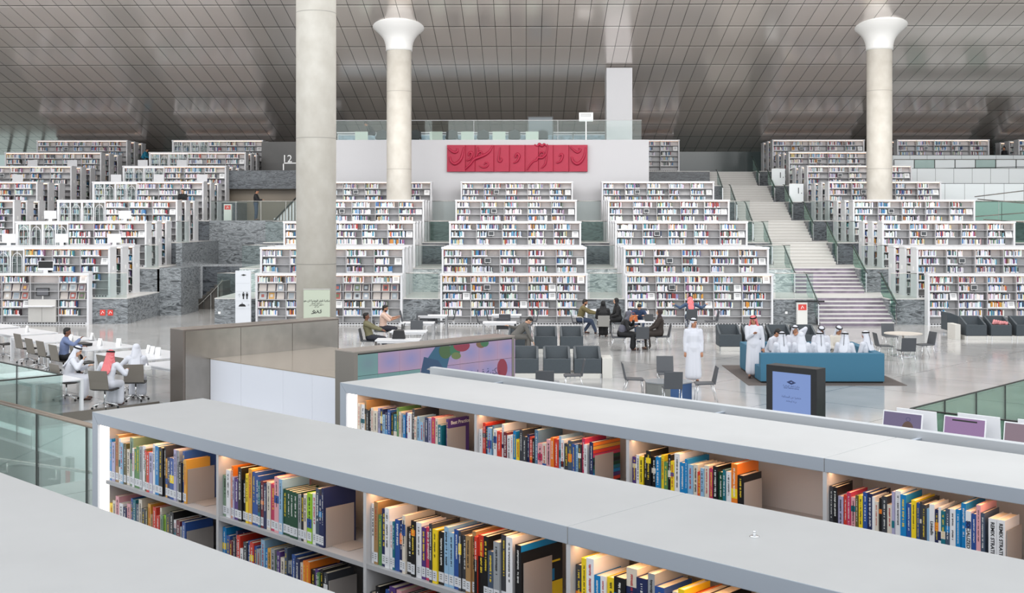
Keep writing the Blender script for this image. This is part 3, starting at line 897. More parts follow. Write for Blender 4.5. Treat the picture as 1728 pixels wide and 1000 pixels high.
t = thing('sign_post', 'short grey post with a red sign down in the left stair well', 'post', (p.x, p.y, -3.6), AU)
m = MB(); m.box(-0.12, 0.12, -0.05, 0.05, 0, 2.6); m.build('post', mat('post_grey', (150, 156, 150), 0.4), t)
m = MB(); m.box(-0.1, 0.1, -0.06, -0.05, 1.9, 2.3); m.build('sign_plate', RED, t)
cr = uv_of(G(1535, 690, 1.1)); ce = uv_of(G(1728, 645, 1.1))
balustrade('dark railed glass balustrade at the lower right, side running away from the terminals', UV(cr[0], cr[1] + 0.03), UV(cr[0], cr[1] + 7.0), 0, 1.1, pane=1.35, gm=GLASS_MID)
balustrade('dark railed glass balustrade at the lower right, side behind the terminals', UV(cr[0] + 0.04, cr[1]), UV(cr[0] + 6.5, cr[1]), 0, 1.1, pane=1.35, gm=GLASS_MID)

# ------------------------------------------------------------------ metal walls, desk, video wall
def metal_wall(label, u1, v0, L, hgt=1.8, th=0.6, seams=(), panel=BRONZE):
    t = thing('partition_wall', label, 'partition', UV(u1, v0, 0), AU)
    m = MB(); m.box(-th, 0, 0, L, 0, hgt); m.build('core', BRONZE_D, t, bevel=0.006)
    n = len(seams) + 1; cuts = [0.05] + list(seams) + [L - 0.03]
    for i in range(n):
        m = MB(); m.box(0, 0.012, cuts[i] + 0.006, cuts[i + 1] - 0.006, 0.02, hgt - 0.05); m.build('face_panel', panel, t)
    m = MB(); m.box(-th - 0.005, 0.016, -0.005, L + 0.005, hgt - 0.012, hgt + 0.004); m.build('cap', mat('partition_cap', (168, 158, 150), 0.3, 0.7), t)
    return t
bu, bvv = uv_of(G(309, 556, 1.8))
be = uv_of(G(578, 537, 1.8))
s1 = hit_u(406, 600, bu)[0] - bvv; s2 = hit_u(493, 600, bu)[0] - bvv
metal_wall('brushed bronze partition wall standing behind the white counter', bu, bvv, be[1] - bvv, seams=(s1, s2))
cv = 15.44
vu, vv = uv_of(G(597, 594, 1.8)); vend = uv_of(G(873, 567, 1.8))[1]
VL = vend - vv
t = thing('reception_counter', 'white panelled counter with a glossy beige top between the two metal partitions', 'counter', UV(bu + 0.02, cv, 0), AU)
CL_ = (vu - 0.62) - (bu + 0.02)
m = MB(); m.box(0, CL_, 0.012, 3.6, 0, 1.04); m.build('body', WHITE, t)
cuts = [0.0, CL_ * 0.22, CL_ * 0.5, CL_ * 0.68, CL_]
for i in range(4):
    m = MB(); m.box(cuts[i] + 0.003, cuts[i + 1] - 0.003, 0, 0.012, 0, 1.04); m.build('front_panel', mat('counter_white', (214, 217, 226), 0.3), t)
m = MB(); m.box(0, CL_, -0.004, 3.6, 1.04, 1.06); m.build('counter_top', mat('counter_top', (176, 164, 150), 0.12, 0.3), t)

t = thing('video_wall', 'metal framed video wall showing lavender screens with balloons, behind the rear near bookcase', 'screen', UV(vu, vv, 0), AU)
m = MB(); m.box(-0.6, 0, 0, 0.1, 0, 1.8); m.box(-0.6, 0, VL - 0.07, VL, 0, 1.8); m.box(-0.6, 0, 0.1, VL - 0.07, 1.76, 1.8); m.box(-0.6, -0.05, 0.1, VL - 0.07, 0, 1.76)
m.build('casing', mat('casing_metal', (136, 130, 124), 0.4, 0.7), t)
m = MB(); m.box(-0.61, 0.008, -0.008, VL + 0.008, 1.79, 1.81); m.build('cap', mat('partition_cap', (168, 158, 150), 0.3, 0.7), t)
m = MB(); m.box(-0.05, -0.02, 0.1, VL - 0.07, 0.1, 1.76); m.build('bezel', BLACK, t)
xs0 = hit_u(601, 600, vu)[0] - vv; xs1 = hit_u(870, 575, vu)[0] - vv
cw = (xs1 - xs0) / 8; ch = 0.425
def screen_mat(name, c1, c2, e=0.8):
    m = bpy.data.materials.new(name); m.use_nodes = True; nt = m.node_tree; b = nt.nodes['Principled BSDF']
    tc = nt.nodes.new('ShaderNodeTexCoord'); sp = nt.nodes.new('ShaderNodeSeparateXYZ'); nt.links.new(tc.outputs['Object'], sp.inputs[0])
    fx = math_node(nt, 'SUBTRACT', math_node(nt, 'FRACT', math_node(nt, 'DIVIDE', math_node(nt, 'SUBTRACT', sp.outputs[1], xs0), cw)), 0.55)
    fz = math_node(nt, 'SUBTRACT', math_node(nt, 'FRACT', math_node(nt, 'DIVIDE', math_node(nt, 'SUBTRACT', 1.735, sp.outputs[2]), ch)), 0.45)
    r = math_node(nt, 'SQRT', math_node(nt, 'ADD', math_node(nt, 'MULTIPLY', fx, fx), math_node(nt, 'MULTIPLY', fz, fz)))
    rm = nt.nodes.new('ShaderNodeValToRGB'); rm.color_ramp.elements[0].color = (*srgb(*c1), 1); rm.color_ramp.elements[1].color = (*srgb(*c2), 1)
    rm.color_ramp.elements[0].position = 0.05; rm.color_ramp.elements[1].position = 0.65
    nt.links.new(r, rm.inputs[0]); nt.links.new(rm.outputs[0], b.inputs['Emission Color']); b.inputs['Emission Strength'].default_value = e
    b.inputs['Base Color'].default_value = (0.02, 0.02, 0.02, 1); b.inputs['Roughness'].default_value = 0.25
    return m
LAV = screen_mat('screen_lavender', (154, 150, 204), (190, 158, 190))
TEA = screen_mat('screen_teal', (118, 150, 160), (118, 166, 164))
for i in range(8):
    for j in range(4):
        m = MB(); m.box(-0.02, -0.012, xs0 + i * cw + 0.004, xs0 + (i + 1) * cw - 0.004, 1.735 - (j + 1) * ch + 0.004, 1.735 - j * ch - 0.004)
        m.build('display_tile', TEA if i == 0 or (j > 0 and i < 3) or i == 3 and j == 0 and False else LAV, t)
def sp2(px, py):
    v, z = hit_u(px, py, vu); return (v - vv, z)
def graphic(pts, rgb, name='screen_graphic', lift=0.0):
    P = [sp2(*q) for q in pts]; zt = 1.735
    P = [(min(max(x, xs0 + 0.005), xs1 - 0.005), min(z, zt - 0.004)) for x, z in P]
    m = MB(); m.extr(P, lambda p, q: (q, p[0], p[1]), -0.011 + lift, -0.006 + lift)
    m.build(name, mat('screen_%d_%d_%d' % rgb, rgb, 0.4, emit=0.4), t)
def ell(cx, cy, rx, ry, n=18): return [(cx + rx * cos(2 * pi * i / n), cy + ry * sin(2 * pi * i / n)) for i in range(n)]
graphic([(735, 584), (722, 605), (711, 632), (750, 640), (757, 610), (762, 590), (752, 582)], (28, 130, 176))
graphic([(716, 602), (740, 608), (752, 626), (750, 646), (708, 640)], (20, 96, 156), lift=0.001)
graphic(ell(752, 592, 11, 13), (86, 140, 70), lift=0.002)
graphic(ell(768, 590, 9, 12), (60, 160, 110), lift=0.003)
graphic(ell(770, 600, 8, 6), (150, 176, 100), lift=0.004)
graphic(ell(779, 582, 14, 11), (206, 40, 90), lift=0.005)
graphic(ell(812, 580, 8, 7), (170, 130, 80), lift=0.002)
graphic(ell(818, 578, 7, 7), (70, 160, 100), lift=0.003)
graphic(ell(848, 621, 8.5, 16), (206, 40, 84), lift=0.002)
graphic([(720, 623), (725, 620), (728, 626), (724, 624)], (240, 240, 244), lift=0.004)
# right-to-left line written with joined letter forms, laid out left to right
ar = '\ufe94\ufef4\ufee8\ufec3\ufeee\ufedf\u0627 \ufeae\ufec4\ufed7 \ufe94\ufe92\ufe98\ufedc\ufee3'
vm, zm = sp2(806, 630)
Mt = Matrix(((0, 0, 1, -0.004), (1, 0, 0, vm), (0, 1, 0, zm), (0, 0, 0, 1)))
text_mesh(ar, 0.2, mat('screen_ink', (40, 50, 80), 0.5), t, 'screen_lettering', Mt)

# kiosk
ku, kv = uv_of(G(1293, 614.5, 1.9))
t = thing('kiosk', 'black standing kiosk with a pale blue screen in front of the blue seating booth', 'kiosk', UV(ku, kv, 0), AU)
kw = hit_v(1378, 623, kv)[0] - ku
m = MB(); m.box(0, kw, 0, 0.3, 0, 1.9); m.build('casing', mat('kiosk_black', (20, 21, 24), 0.4), t, bevel=0.006)
ka = hit_v(1304, 640, kv)[0] - ku; kb = hit_v(1368, 640, kv)[0] - ku; kt = hit_v(1304, 626, kv)[1]
m = MB(); m.box(ka, kb, -0.006, 0.0, kt - 1.25, kt); m.build('display', mat('kiosk_screen', (132, 160, 222), 0.3, emit=0.9), t)
kc = (ka + kb) / 2
INK = mat('kiosk_ink', (40, 52, 92), 0.5)
z = hit_v(1336, 645, kv)[1]
m = MB()
for s_ in (1.0, 0.72, 0.45):
    pl = [(-0.085 * s_, 0), (0, 0.034 * s_), (0.085 * s_, 0), (0, -0.034 * s_)]
    for i in range(4):
        p, q = pl[i], pl[(i + 1) % 4]
        m.tube([(kc + p[0], -0.008, z + p[1]), (kc + q[0], -0.008, z + q[1])], 0.0045, 5)
m.build('logo', INK, t)
MF = lambda x, y, z: Matrix(((1, 0, 0, x), (0, 0, -1, y), (0, 1, 0, z), (0, 0, 0, 1)))
text_mesh(ar, 0.045, INK, t, 'lettering', MF(kc, -0.0075, z - 0.065))
text_mesh('Qatar National Library', 0.032, INK, t, 'lettering', MF(kc, -0.0075, z - 0.1), bold=0.0004)
a2 = '\ufe94\ufed4\ufedf\ufe8e\ufea8\ufee4\ufedf\u0627 \ufee6\ufecb \ufe8d\ufeae\ufe92\ufea8\ufe98\ufee3'
text_mesh(a2, 0.05, INK, t, 'lettering', MF(kc, -0.0075, hit_v(1336, 670, kv)[1]))
text_mesh(a2[::-1][:9], 0.05, INK, t, 'lettering', MF(kc, -0.0075, hit_v(1336, 676.5, kv)[1]))

# desktop terminals behind the parapet
def imac(name, label, loc, rz, tilt=0.0, screen=None, w=0.65, h=0.5, group=None, back=False):
    t = thing(name, label, 'computer', loc, rz, group)
    Mt = Matrix.Rotation(-tilt, 4, 'X')
    Mt = Matrix.Translation((0, 0, 0.12)) @ Mt
    m = MB(); m.box(-w / 2, w / 2, -0.012, 0.012, 0, h - 0.12 + 0.02, M=Mt); m.build('display_housing', WHITE, t, bevel=0.004)
    if screen is not None:
        m = MB(); m.box(-w / 2 + 0.02, w / 2 - 0.02, -0.016, -0.012, 0.1, h - 0.12, M=Mt); m.build('screen', screen, t)
    m = MB(); m.box(-0.09, 0.09, 0.0, 0.01, 0.0, 0.2); m.box(-0.1, 0.1, -0.08, 0.1, -0.0, 0.006); m.build('stand', WHITE, t)
    return t, Mt
desk = []
for i, (px, py, rgb, lab) in enumerate([(1521, 697, (128, 112, 160), 'lavender screened desktop computer, leftmost of the three behind the parapet'),
                                     (1626, 706, (186, 140, 200), 'pink screened desktop computer, middle of the three behind the parapet'),
                                     (1730, 717, (168, 140, 156), 'desktop computer cut by the right edge behind the parapet')]):
    u, v = uv_of(G(px, py, 1.27)); p = UV(u, v, 0.75)
    t, Mt = imac('desktop_computer', lab, p, AU, 0.16, mat('terminal_screen_%s' % ['a', 'b', 'c'][i], rgb, 0.3, emit=0.6), w=0.68, h=0.52)
    if i == 1:
        m = MB(); m.box(-0.2, 0.2, -0.018, -0.016, 0.345, 0.37, M=Mt); m.build('screen_banner', BLACK, t)
        m = MB(); m.box(-0.3, 0.3, -0.018, -0.016, 0.105, 0.13, M=Mt); m.build('screen_taskbar', BLACK, t)
    if i == 0:
        m = MB(); m.extr([(0.1 + 0.1 * cos(q * pi / 8), 0.15 + 0.13 * sin(q * pi / 8)) for q in range(9)], lambda p_, q_: Mt @ Vector((p_[0], q_, p_[1])), -0.018, -0.016)
        m.build('screen_picture', mat('screen_brown', (150, 100, 78), 0.5, emit=0.3), t)
        m = MB(); m.tube([Mt @ Vector((0.1 + 0.035 * cos(q), -0.018, 0.31 + 0.03 * sin(q))) for q in [2 * pi * k / 12 for k in range(12)]], 0.003, 5, closed=True)
        m.build('screen_emblem', INK, t)
    q = UV(u + 0.12, v + 0.33, 0.75)
    imac('desktop_computer', 'white back of a desktop computer, %s of the three turned away behind the terminals' % ['leftmost', 'middle', 'rightmost'][i], q, AU + pi, 0.1, None, w=0.68, h=0.54)
    desk.append((u, v))
t = thing('terminal_desk', 'long white desk carrying the desktop computers at the lower right', 'desk', UV(desk[0][0] - 0.6, desk[0][1] - 0.35, 0), AU)
m = MB(); m.box(0, 4.2, 0, 1.15, 0.71, 0.75); m.build('desk_top', WHITE, t)
for x in (0.05, 4.1):
    for y in (0.05, 1.05):
        m = MB(); m.box(x, x + 0.06, y, y + 0.06, 0, 0.71); m.build('leg', WHITE, t)
# ================================================================== fittings of the stepped side
FROST = glass_mat('frosted_glass', (0.86, 0.9, 0.9), 3.0)
def pale_glass(name, rgb, a=0.35):
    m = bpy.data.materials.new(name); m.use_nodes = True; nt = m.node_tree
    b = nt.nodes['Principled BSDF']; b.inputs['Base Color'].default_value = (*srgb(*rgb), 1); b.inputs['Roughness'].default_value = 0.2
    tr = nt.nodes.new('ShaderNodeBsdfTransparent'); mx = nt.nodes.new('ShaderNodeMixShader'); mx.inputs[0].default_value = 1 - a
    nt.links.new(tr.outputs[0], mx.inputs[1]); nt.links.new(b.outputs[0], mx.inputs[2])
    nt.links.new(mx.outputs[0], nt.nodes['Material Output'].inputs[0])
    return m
MILK_REFL = pale_glass('milky_reflection_glass', (244, 250, 252), 0.12)  # milky number panes; elsewhere white window reflections put into the colour
GREEN_REFL = pale_glass('green_reflection_glass', (176, 206, 200), 0.45)  # greenish reflections put into the pane colour
def tb(label, xa, xb, n, gm=GLASS, y=None, z=None, pane=1.5, h=1.05, alt=None, joint=STEEL):
    y = ED[n] + 0.06 if y is None else y; z = fl(n) if z is None else z
    return balustrade(label, Vector((xa, y, 0)), Vector((xb, y, 0)), z + 0.002, z + h, pane=pane, gm=gm, joint=joint, alt=alt)
for n in range(2, 6):
    tb('clear glass rail on the %s, just left of the middle block' % LEVEL[n], -5.1, -3.72, n)
    tb('clear glass rail on the %s, just right of the middle block' % LEVEL[n], 2.68, 4.05, n)
    tb('clear glass rail on the %s, just left of the staircase' % LEVEL[n], 10.5, 12.1, n, gm=GLASS, pane=0.9)
    tb('clear glass rail on the %s, just right of the staircase' % LEVEL[n], 15.35, 16.45, n)
for n in range(2, 5):
    tb('clear glass rail on the %s, left of the thick column block' % LEVEL[n], -13.1, -11.5, n)
    tb('clear glass rail on the %s, at the right end of the left block' % LEVEL[n], {2: -18.3, 3: -17.6, 4: -17.6}[n], -16.95, n)
t = tb('clear glass rail over the marble bridge left of the thick column', -17.15, -11.7, 5, y=64.15)
for n, lab in ((6, 'lower'), (7, 'upper')):
    t = tb('milky glass rail with a printed number 1, %s of the two right of the staircase' % lab, 15.3, 16.15, n, gm=MILK_REFL, pane=3)
    text_mesh('1.', 0.5, mat('glass_print', (70, 76, 80), 0.5), t, 'number', MF(0.6, -0.02, 0.62))
for n in (3, 4, 5):
    tb('dark green glass rail right of the bookcases, %s' % LEVEL[n], {3: 26.0, 4: 23.0, 5: 23.0}[n], 38, n, gm=GLASS_DARK, pane=2.6)
for n in (6, 7, 8):
    t = tb('glass rail coloured white for reflections, right of the bookcases, %s' % LEVEL[n], 23.2, 38, n, pane=1.1, alt=[MILK_REFL, GLASS_CLEAR, MILK_REFL, GREEN_REFL, MILK_REFL], joint=DKRAIL)
t = thing('ramp_screen', 'long glazed screen whitened for reflections, rising behind the right hand bookcases', 'screen', (23.4, 68.0, fl(5)), 0)
for i in range(8):
    m = MB(); m.box(i * 1.9 + 0.02, (i + 1) * 1.9 - 0.02, 0, 0.03, 0, 1.05); m.build('glass_pane', MILK_REFL, t)  # white reflections put into the pane colour
m = MB(); m.tube([(0, 0, 1.08), (15.2, 0, 1.08)], 0.03, 8); m.build('top_rail', STEEL, t)
t = thing('ramp_rail', 'two slanting metal rails crossing the dark green glass at the far right', 'rail', (0, 0, 0))
for a, b in (((1636, 366), (1728, 359)), ((1660, 370), (1728, 375)), ((1645, 332), (1728, 322)), ((1650, 336), (1740, 344))):
    p, q = at(a[0], 61.0, zat(a[1], 61.0)), at(b[0], 57.0, zat(b[1], 57.0))
    m = MB(); m.tube([p, q], 0.025, 8); m.build('rail', STEEL, t)
t = thing('glass_screen', 'tall thin framed glazing imitating window reflections behind the whitened rails at the far right', 'screen', (23.6, 76.2, fl(7)), 0)
for i in range(11):  # panes and mullions added in the shape of reflected window lines
    m = MB(); m.box(i * 1.3 + 0.03, (i + 1) * 1.3 - 0.03, 0, 0.02, 0, 1.7); m.build('glass_pane', GREEN_REFL if i % 3 == 1 else MILK_REFL, t)
    m = MB(); m.box(i * 1.3 - 0.02, i * 1.3 + 0.02, -0.02, 0.03, 0, 1.7); m.build('mullion', DKRAIL, t)
for z in (0.55, 1.1):
    m = MB(); m.tube([(0, -0.03, z), (14.3, -0.03, z + 0.25)], 0.018, 6); m.build('transom', DKRAIL, t)
for z in (1.72,):
    m = MB(); m.tube([(0, 0, z), (14.3, 0, z)], 0.025, 6); m.build('top_rail', STEEL, t)
# sloping glass and handrails beside the stairs
for n in range(2, 9):
    base = ED[n] - 0.75
    for side, x in (('left', 12.12), ('right', 15.33)):
        if side == 'left' and n > 7: continue
        t = balustrade('sloping glass side of the staircase, %s side, flight up to the %s' % (side, LEVEL[n]),
                       Vector((x, base, 0)), Vector((x, base + 2.1, 0)), fl(n - 1) + 0.17, fl(n - 1) + 1.05, pane=2.2, rail=None, gm=GLASS_DARK if side == 'right' else GLASS, joint=None, slope=RISE / 2.1)
        m = MB(); m.tube([(-0.35, 0.04, 0.75), (0, 0.04, 0.85), (2.1, 0.04, 0.85 + RISE), (2.4, 0.04, 0.86 + RISE)], 0.022, 8); m.build('handrail', DKRAIL, t)
        m = MB(); m.box(-0.02, 0.02, -0.02, 0.02, -0.12, 0.75); m.build('newel_post', CHROME, t)
# mezzanine
t = balustrade('long glass rail along the top of the white mezzanine wall', Vector((-12.4, WY + 0.1, 0)), Vector((6.5, WY + 0.1, 0)), 8.9, 10.0, pane=4.75, gm=GLASS_CLEAR, joint=WHITE)
CHB = mat('black_upholstery', (52, 56, 60), 0.6)
PANEL = mat('pale_green_divider', (200, 210, 200), 0.5)
for i, px in enumerate((610, 736, 789, 842, 898)):
    p = at(px, 68.2, 8.865)
    m = MB(); m.box(-0.37, 0.37, -0.02, 0.02, 0, 0.62)
    tag(m.build('desk_divider', PANEL, loc=p), 'pale green desk divider on the mezzanine, %s from the left' % ORD[i], 'divider', 'mezzanine desk dividers')
for i, px in enumerate((644, 700, 762, 815, 868, 915)):
    p = at(px, 69.2, 8.865)
    t = thing('lounge_chair', 'black lounge chair on the mezzanine, %s from the left' % ORD[i], 'chair', p, pi, 'mezzanine lounge chairs')
    m = MB(); m.extr([(-0.36, 0.25), (0.36, 0.25), (0.33, 0.72), (-0.05, 0.84), (-0.33, 0.7)], lambda q, y: (q[0], y, q[1]), -0.35, -0.27); m.build('backrest', CHB, t)
    m = MB(); m.box(-0.34, 0.34, -0.27, 0.3, 0.25, 0.4); m.build('seat', CHB, t)
    for x in (-0.33, 0.33):
        for y in (-0.3, 0.27):
            m = MB(); m.tube([(x, y, 0), (x, y, 0.26)], 0.02, 6); m.build('leg', WHITE, t)
p = at(912, 69.5, 8.865)
t = thing('display_board', 'dark grey standing screen on the mezzanine left of the square pillar', 'screen', p)
m = MB(); m.box(-0.7, 0.7, 0, 0.05, 0.5, 1.55); m.build('panel', mat('board_grey', (88, 98, 104), 0.3), t)
m = MB(); m.box(-0.75, 0.75, -0.01, 0.06, 1.55, 1.6); m.box(-0.75, -0.7, -0.01, 0.06, 0, 1.55); m.box(0.7, 0.75, -0.01, 0.06, 0, 1.55); m.build('frame', BLACK, t)
p = at(989, 67.2, 8.865)
t = thing('notice_board', 'small white notice on a post above the mezzanine glass rail', 'sign', p)
m = MB(); m.box(-0.4, 0.4, 0, 0.03, 1.12, 1.62); m.build('notice', PAPER, t)
m = MB(); m.box(-0.03, 0.03, 0.03, 0.06, 0, 1.6); m.build('post', STEEL, t)
m = MB()
for k in range(2):
    for j in range(7): m.box(-0.3 + j * 0.085, -0.24 + j * 0.085, -0.004, 0, 1.5 - k * 0.08, 1.53 - k * 0.08)
m.build('print', INKK, t)
t = thing('low_shelving', 'low shelf of pale blue books running behind the mezzanine chairs', 'shelving', at(568, 74.5, 8.865))
m = MB(); m.box(0, 18.0, 0, 0.4, 1.0, 1.06); m.box(0, 18.0, 0, 0.4, 0.5, 0.55); m.box(0, 18.0, 0.36, 0.4, 0, 1.0); m.build('body', WHITE, t)
m = MB(); m.box(0.1, 17.9, 0.06, 0.3, 0.55, 0.86); m.build('book_row', mat('pale_blue_books', (134, 158, 172), 0.5, noise=0.4, nscale=5), t)
p = at(1000, 70.5, 8.865)
t = thing('tubular_frame_table', 'grey work table behind the mezzanine glass by the pillar', 'table', p)
m = MB(); m.box(-1.2, 1.2, 0, 0.7, 0.7, 0.74); m.build('table_top', mat('grey_top', (150, 154, 156), 0.4), t)
for x in (-1.15, 1.15):
    m = MB(); m.tube([(x, 0.05, 0.7), (x, 0.05, 0), (x, 0.65, 0), (x, 0.65, 0.7)], 0.02, 6); m.build('leg', STEEL, t)

# red calligraphy relief
CRED = mat('relief_red', (168, 26, 60), 0.5, noise=0.04, nscale=4)
RYp = WY - 0.14
def rp(zx, zy):
    px = 740 + zx / 6.646; py = 180 + zy / 6.646
    p = at(px, RYp); return (p.x, zat(py, RYp))
t = thing('wall_relief', 'long red relief of raised calligraphy hanging on the white mezzanine wall', 'artwork', (0, RYp, 0))
xa, zt = rp(95, 428); xb, zb_ = rp(1672, 728)
m = MB(); m.box(xa, xb, 0, 0.135, zb_, zt); m.build('backing', CRED, t)
cuts = [95, 302, 410, 620, 795, 970, 1120, 1285, 1460, 1672]
for i in range(len(cuts) - 1):
    x0_ = rp(cuts[i], 0)[0]; x1_ = rp(cuts[i + 1], 0)[0]
    m = MB(); m.extr([(x0_, 0), (x1_, 0), (x1_ - 0.02, -0.11), (x0_ + 0.06, -0.01)], lambda q, z: (q[0], q[1], z), zb_ + 0.01, zt - 0.01)
    m.build('folded_panel', CRED, t)
def smooth(pts, n=6):
    out = []
    for i in range(len(pts) - 1):
        p0 = Vector(pts[max(i - 1, 0)]); p1 = Vector(pts[i]); p2 = Vector(pts[i + 1]); p3 = Vector(pts[min(i + 2, len(pts) - 1)])
        for k in range(n):
            u = k / n
            out.append(0.5 * ((2 * p1) + (p2 - p0) * u + (2 * p0 - 5 * p1 + 4 * p2 - p3) * u * u + (3 * p1 - p0 - 3 * p2 + p3) * u ** 3))
    out.append(Vector(pts[-1])); return out
STR = [([(128, 560), (138, 610), (180, 640), (222, 622), (258, 575), (275, 505), (287, 455)], 15), ([(108, 458), (140, 492), (180, 512), (212, 500), (208, 466)], 12),
       ([(298, 698), (350, 650), (400, 590), (470, 560), (535, 532), (580, 492), (606, 440)], 15), ([(418, 572), (440, 525), (470, 505), (488, 528), (450, 560)], 9),
       ([(443, 452), (440, 500), (436, 550)], 9), ([(315, 602), (350, 590), (376, 552), (372, 512), (345, 520), (338, 552)], 12),
       ([(455, 660), (500, 682), (545, 670), (556, 640), (530, 626), (512, 652)], 9), ([(690, 458), (680, 530), (672, 600), (694, 616), (710, 588), (694, 570)], 9),
       ([(838, 630), (880, 612), (905, 560), (890, 530), (868, 542), (860, 574)], 13), ([(990, 708), (1020, 660), (1060, 615), (1100, 600), (1112, 572), (1160, 572), (1200, 538), (1218, 480), (1220, 420)], 11),
       ([(1120, 545), (1145, 510), (1180, 516), (1176, 545), (1150, 545)], 8), ([(1075, 424), (1110, 440), (1130, 418), (1160, 440), (1185, 420), (1214, 446)], 12),
       ([(1216, 540), (1205, 600), (1192, 650), (1150, 690)], 9), ([(1320, 630), (1365, 612), (1390, 556), (1376, 530), (1352, 556)], 12),
       ([(1492, 560), (1508, 612), (1550, 640), (1592, 620), (1630, 562), (1652, 458)], 15), ([(1475, 450), (1520, 492), (1560, 512), (1592, 485), (1570, 466)], 11)]
for pts, rw in STR:
    sm = smooth([(*p, 0) for p in pts]); P = []; R = []
    n = len(sm)
    for i, p in enumerate(sm):
        x, z = rp(p.x, p.y); P.append((x, -0.1, z)); R.append(rw / 6.646 * WY / F * (0.45 + 0.75 * sin(pi * min(1, (i + 1) / n * 0.95))))
    m = MB(); m.tube(P, R, 8); m.build('stroke', CRED, t, smooth=True)

# recess details left of the thick column
t = thing('number_sign', 'white number 12 and frame mounted above the dark marble left of the thick column', 'sign', at(488, 71.0, 0))
def MFs(x, y, z): return Matrix(((1, 0, 0, x), (0, 0, -1, y), (0, 1, 0, z), (0, 0, 0, 1)))
text_mesh('12', 0.62, PAPER, t, 'number', MFs(0, -0.62, zat(268, 70.4)), ext=0.01)
m = MB()
zz = zat(274, 70.4)
m.box(-0.25, 0.6, -0.62, -0.56, zz - 0.06, zz); m.box(-0.25, -0.19, -0.62, -0.56, 7.35, zz); m.box(0.54, 0.6, -0.62, -0.56, 7.35, zz)
m.build('frame', PAPER, t)
t = thing('slat_balustrade', 'white vertical slats of a rising stair just left of the thick column', 'balustrade', (0, 0, 0))
for i in range(9):
    px = 464 + i * 5.2; p = at(px, 67.5); zt_ = zat(372 - i * 5.4, 67.5)
    m = MB(); m.box(p.x - 0.05, p.x + 0.05, 67.45, 67.55, 4.36, max(zt_, 4.5)); m.build('slat', WHITE, t)
a = at(461, 67.4, zat(374, 67.4)); b = at(503, 67.4, zat(330, 67.4))
m = MB(); m.tube([a, b], 0.05, 6); m.build('slanting_rail', DKRAIL, t)
t = thing('recess_stair', 'steel railed stair climbing inside the marble recess on the left', 'stair', (0, 0, 0))
pts = [(300, 528), (322, 508), (340, 490), (356, 472)]
P = [at(px + 20, 58.0, zat(py, 58.0)) for px, py in pts]
m = MB(); m.tube(P, 0.05, 8); m.build('stringer', STEEL, t)
for px, py in ((312, 517), (324, 506), (336, 494), (348, 481)):
    p = at(px + 20, 58.0, zat(py, 58.0)); m = MB(); m.box(p.x - 0.025, p.x + 0.025, 57.98, 58.02, 0, p.z); m.build('post', STEEL, t)
m = MB()
for i in range(8): m.box(P[0].x + 0.2 * i, P[0].x + 0.2 * i + 0.2, 58.1, 59.6, 0, 0.17 * (i + 1))
m.build('steps', DKWALL, t)
# wayfinding pylon
p = at(410, 49.2)
t = thing('wayfinding_sign', 'tall white wayfinding board with people and dining pictograms left of the thick column', 'sign', (p.x, 49.2, 0))
m = MB(); m.box(-0.32, 0.32, 0, 0.12, 0, 2.28); m.build('board', mat('board_white', (212, 216, 222), 0.4), t)
m = MB()
for z in (0.7, 1.03, 1.42, 1.76): m.box(-0.28, 0.28, -0.004, 0, z - 0.006, z)
m.build('divider_line', mat('line_grey', (170, 174, 180), 0.5), t)
for x in (0.02, 0.17):
    m = MB(); m.ball((x, -0.01, 1.37), (0.025, 0.006, 0.025)); m.build('person_pictogram_head', BLACK, t)
    m = MB(); m.box(x - 0.045, x + 0.045, -0.01, 0, 1.22, 1.335); m.box(x - 0.025, x + 0.025, -0.01, 0, 1.1, 1.22); m.build('person_pictogram', BLACK, t)
m = MB(); m.extr([(-0.03 + 0.15 * cos(pi * k / 10), 0.79 + 0.11 * sin(pi * k / 10)) for k in range(11)], lambda q, y: (q[0], y, q[1]), -0.01, 0); m.box(-0.04, -0.02, -0.01, 0, 0.9, 0.95); m.build('dish_pictogram', BLACK, t)
text_mesh('\u2191', 0.2, mat('line_grey', (170, 174, 180), 0.5), t, 'arrow', MFs(-0.15, -0.006, 1.24), bold=0.002)
text_mesh('\u2192', 0.14, mat('line_grey', (170, 174, 180), 0.5), t, 'arrow', MFs(0.22, -0.006, 0.85), bold=0.002)
m = MB(); m.extr([(0.03 + 0.12 * cos(2 * pi * k / 4), 2.1 + 0.04 * sin(2 * pi * k / 4)) for k in range(4)], lambda q, y: (q[0], y, q[1]), -0.006, 0); m.build('logo', DKRAIL, t)
# green banner in front of the thick column
p = at(534.5, 37.6)
t = thing('banner_stand', 'pale green banner with dark lettering standing in front of the thick column', 'banner', (p.x, 37.6, 0))
zt_ = zat(487.5, 37.6)
m = MB(); m.box(-0.42, 0.42, 0, 0.012, 0.05, zt_ - 0.02); m.build('banner', mat('banner_green', (188, 196, 178), 0.6), t)
m = MB(); m.tube([(-0.43, 0.006, zt_ - 0.01), (0.43, 0.006, zt_ - 0.01)], 0.02, 8); m.build('top_bar', STEEL, t)
m = MB(); m.box(-0.45, 0.45, -0.08, 0.1, 0, 0.05); m.build('base', STEEL, t)
l1 = '\ufeee\ufeeb \ufee6\ufedf \ufe94\ufef4\ufee8\ufec3\ufeee\ufedf\u0627 \ufeae\ufec4\ufed7 \ufe94\ufe92\ufe98\ufedc\ufee3'
text_mesh(l1, 0.085, INKK, t, 'lettering', MFs(0, -0.004, zat(507.5, 37.6)), bold=0.0015)
text_mesh(l1[8:20], 0.07, INKK, t, 'lettering', MFs(0, -0.004, zat(511.5, 37.6)))
text_mesh(l1[3:19], 0.07, INKK, t, 'lettering', MFs(0, -0.004, zat(514.5, 37.6)))
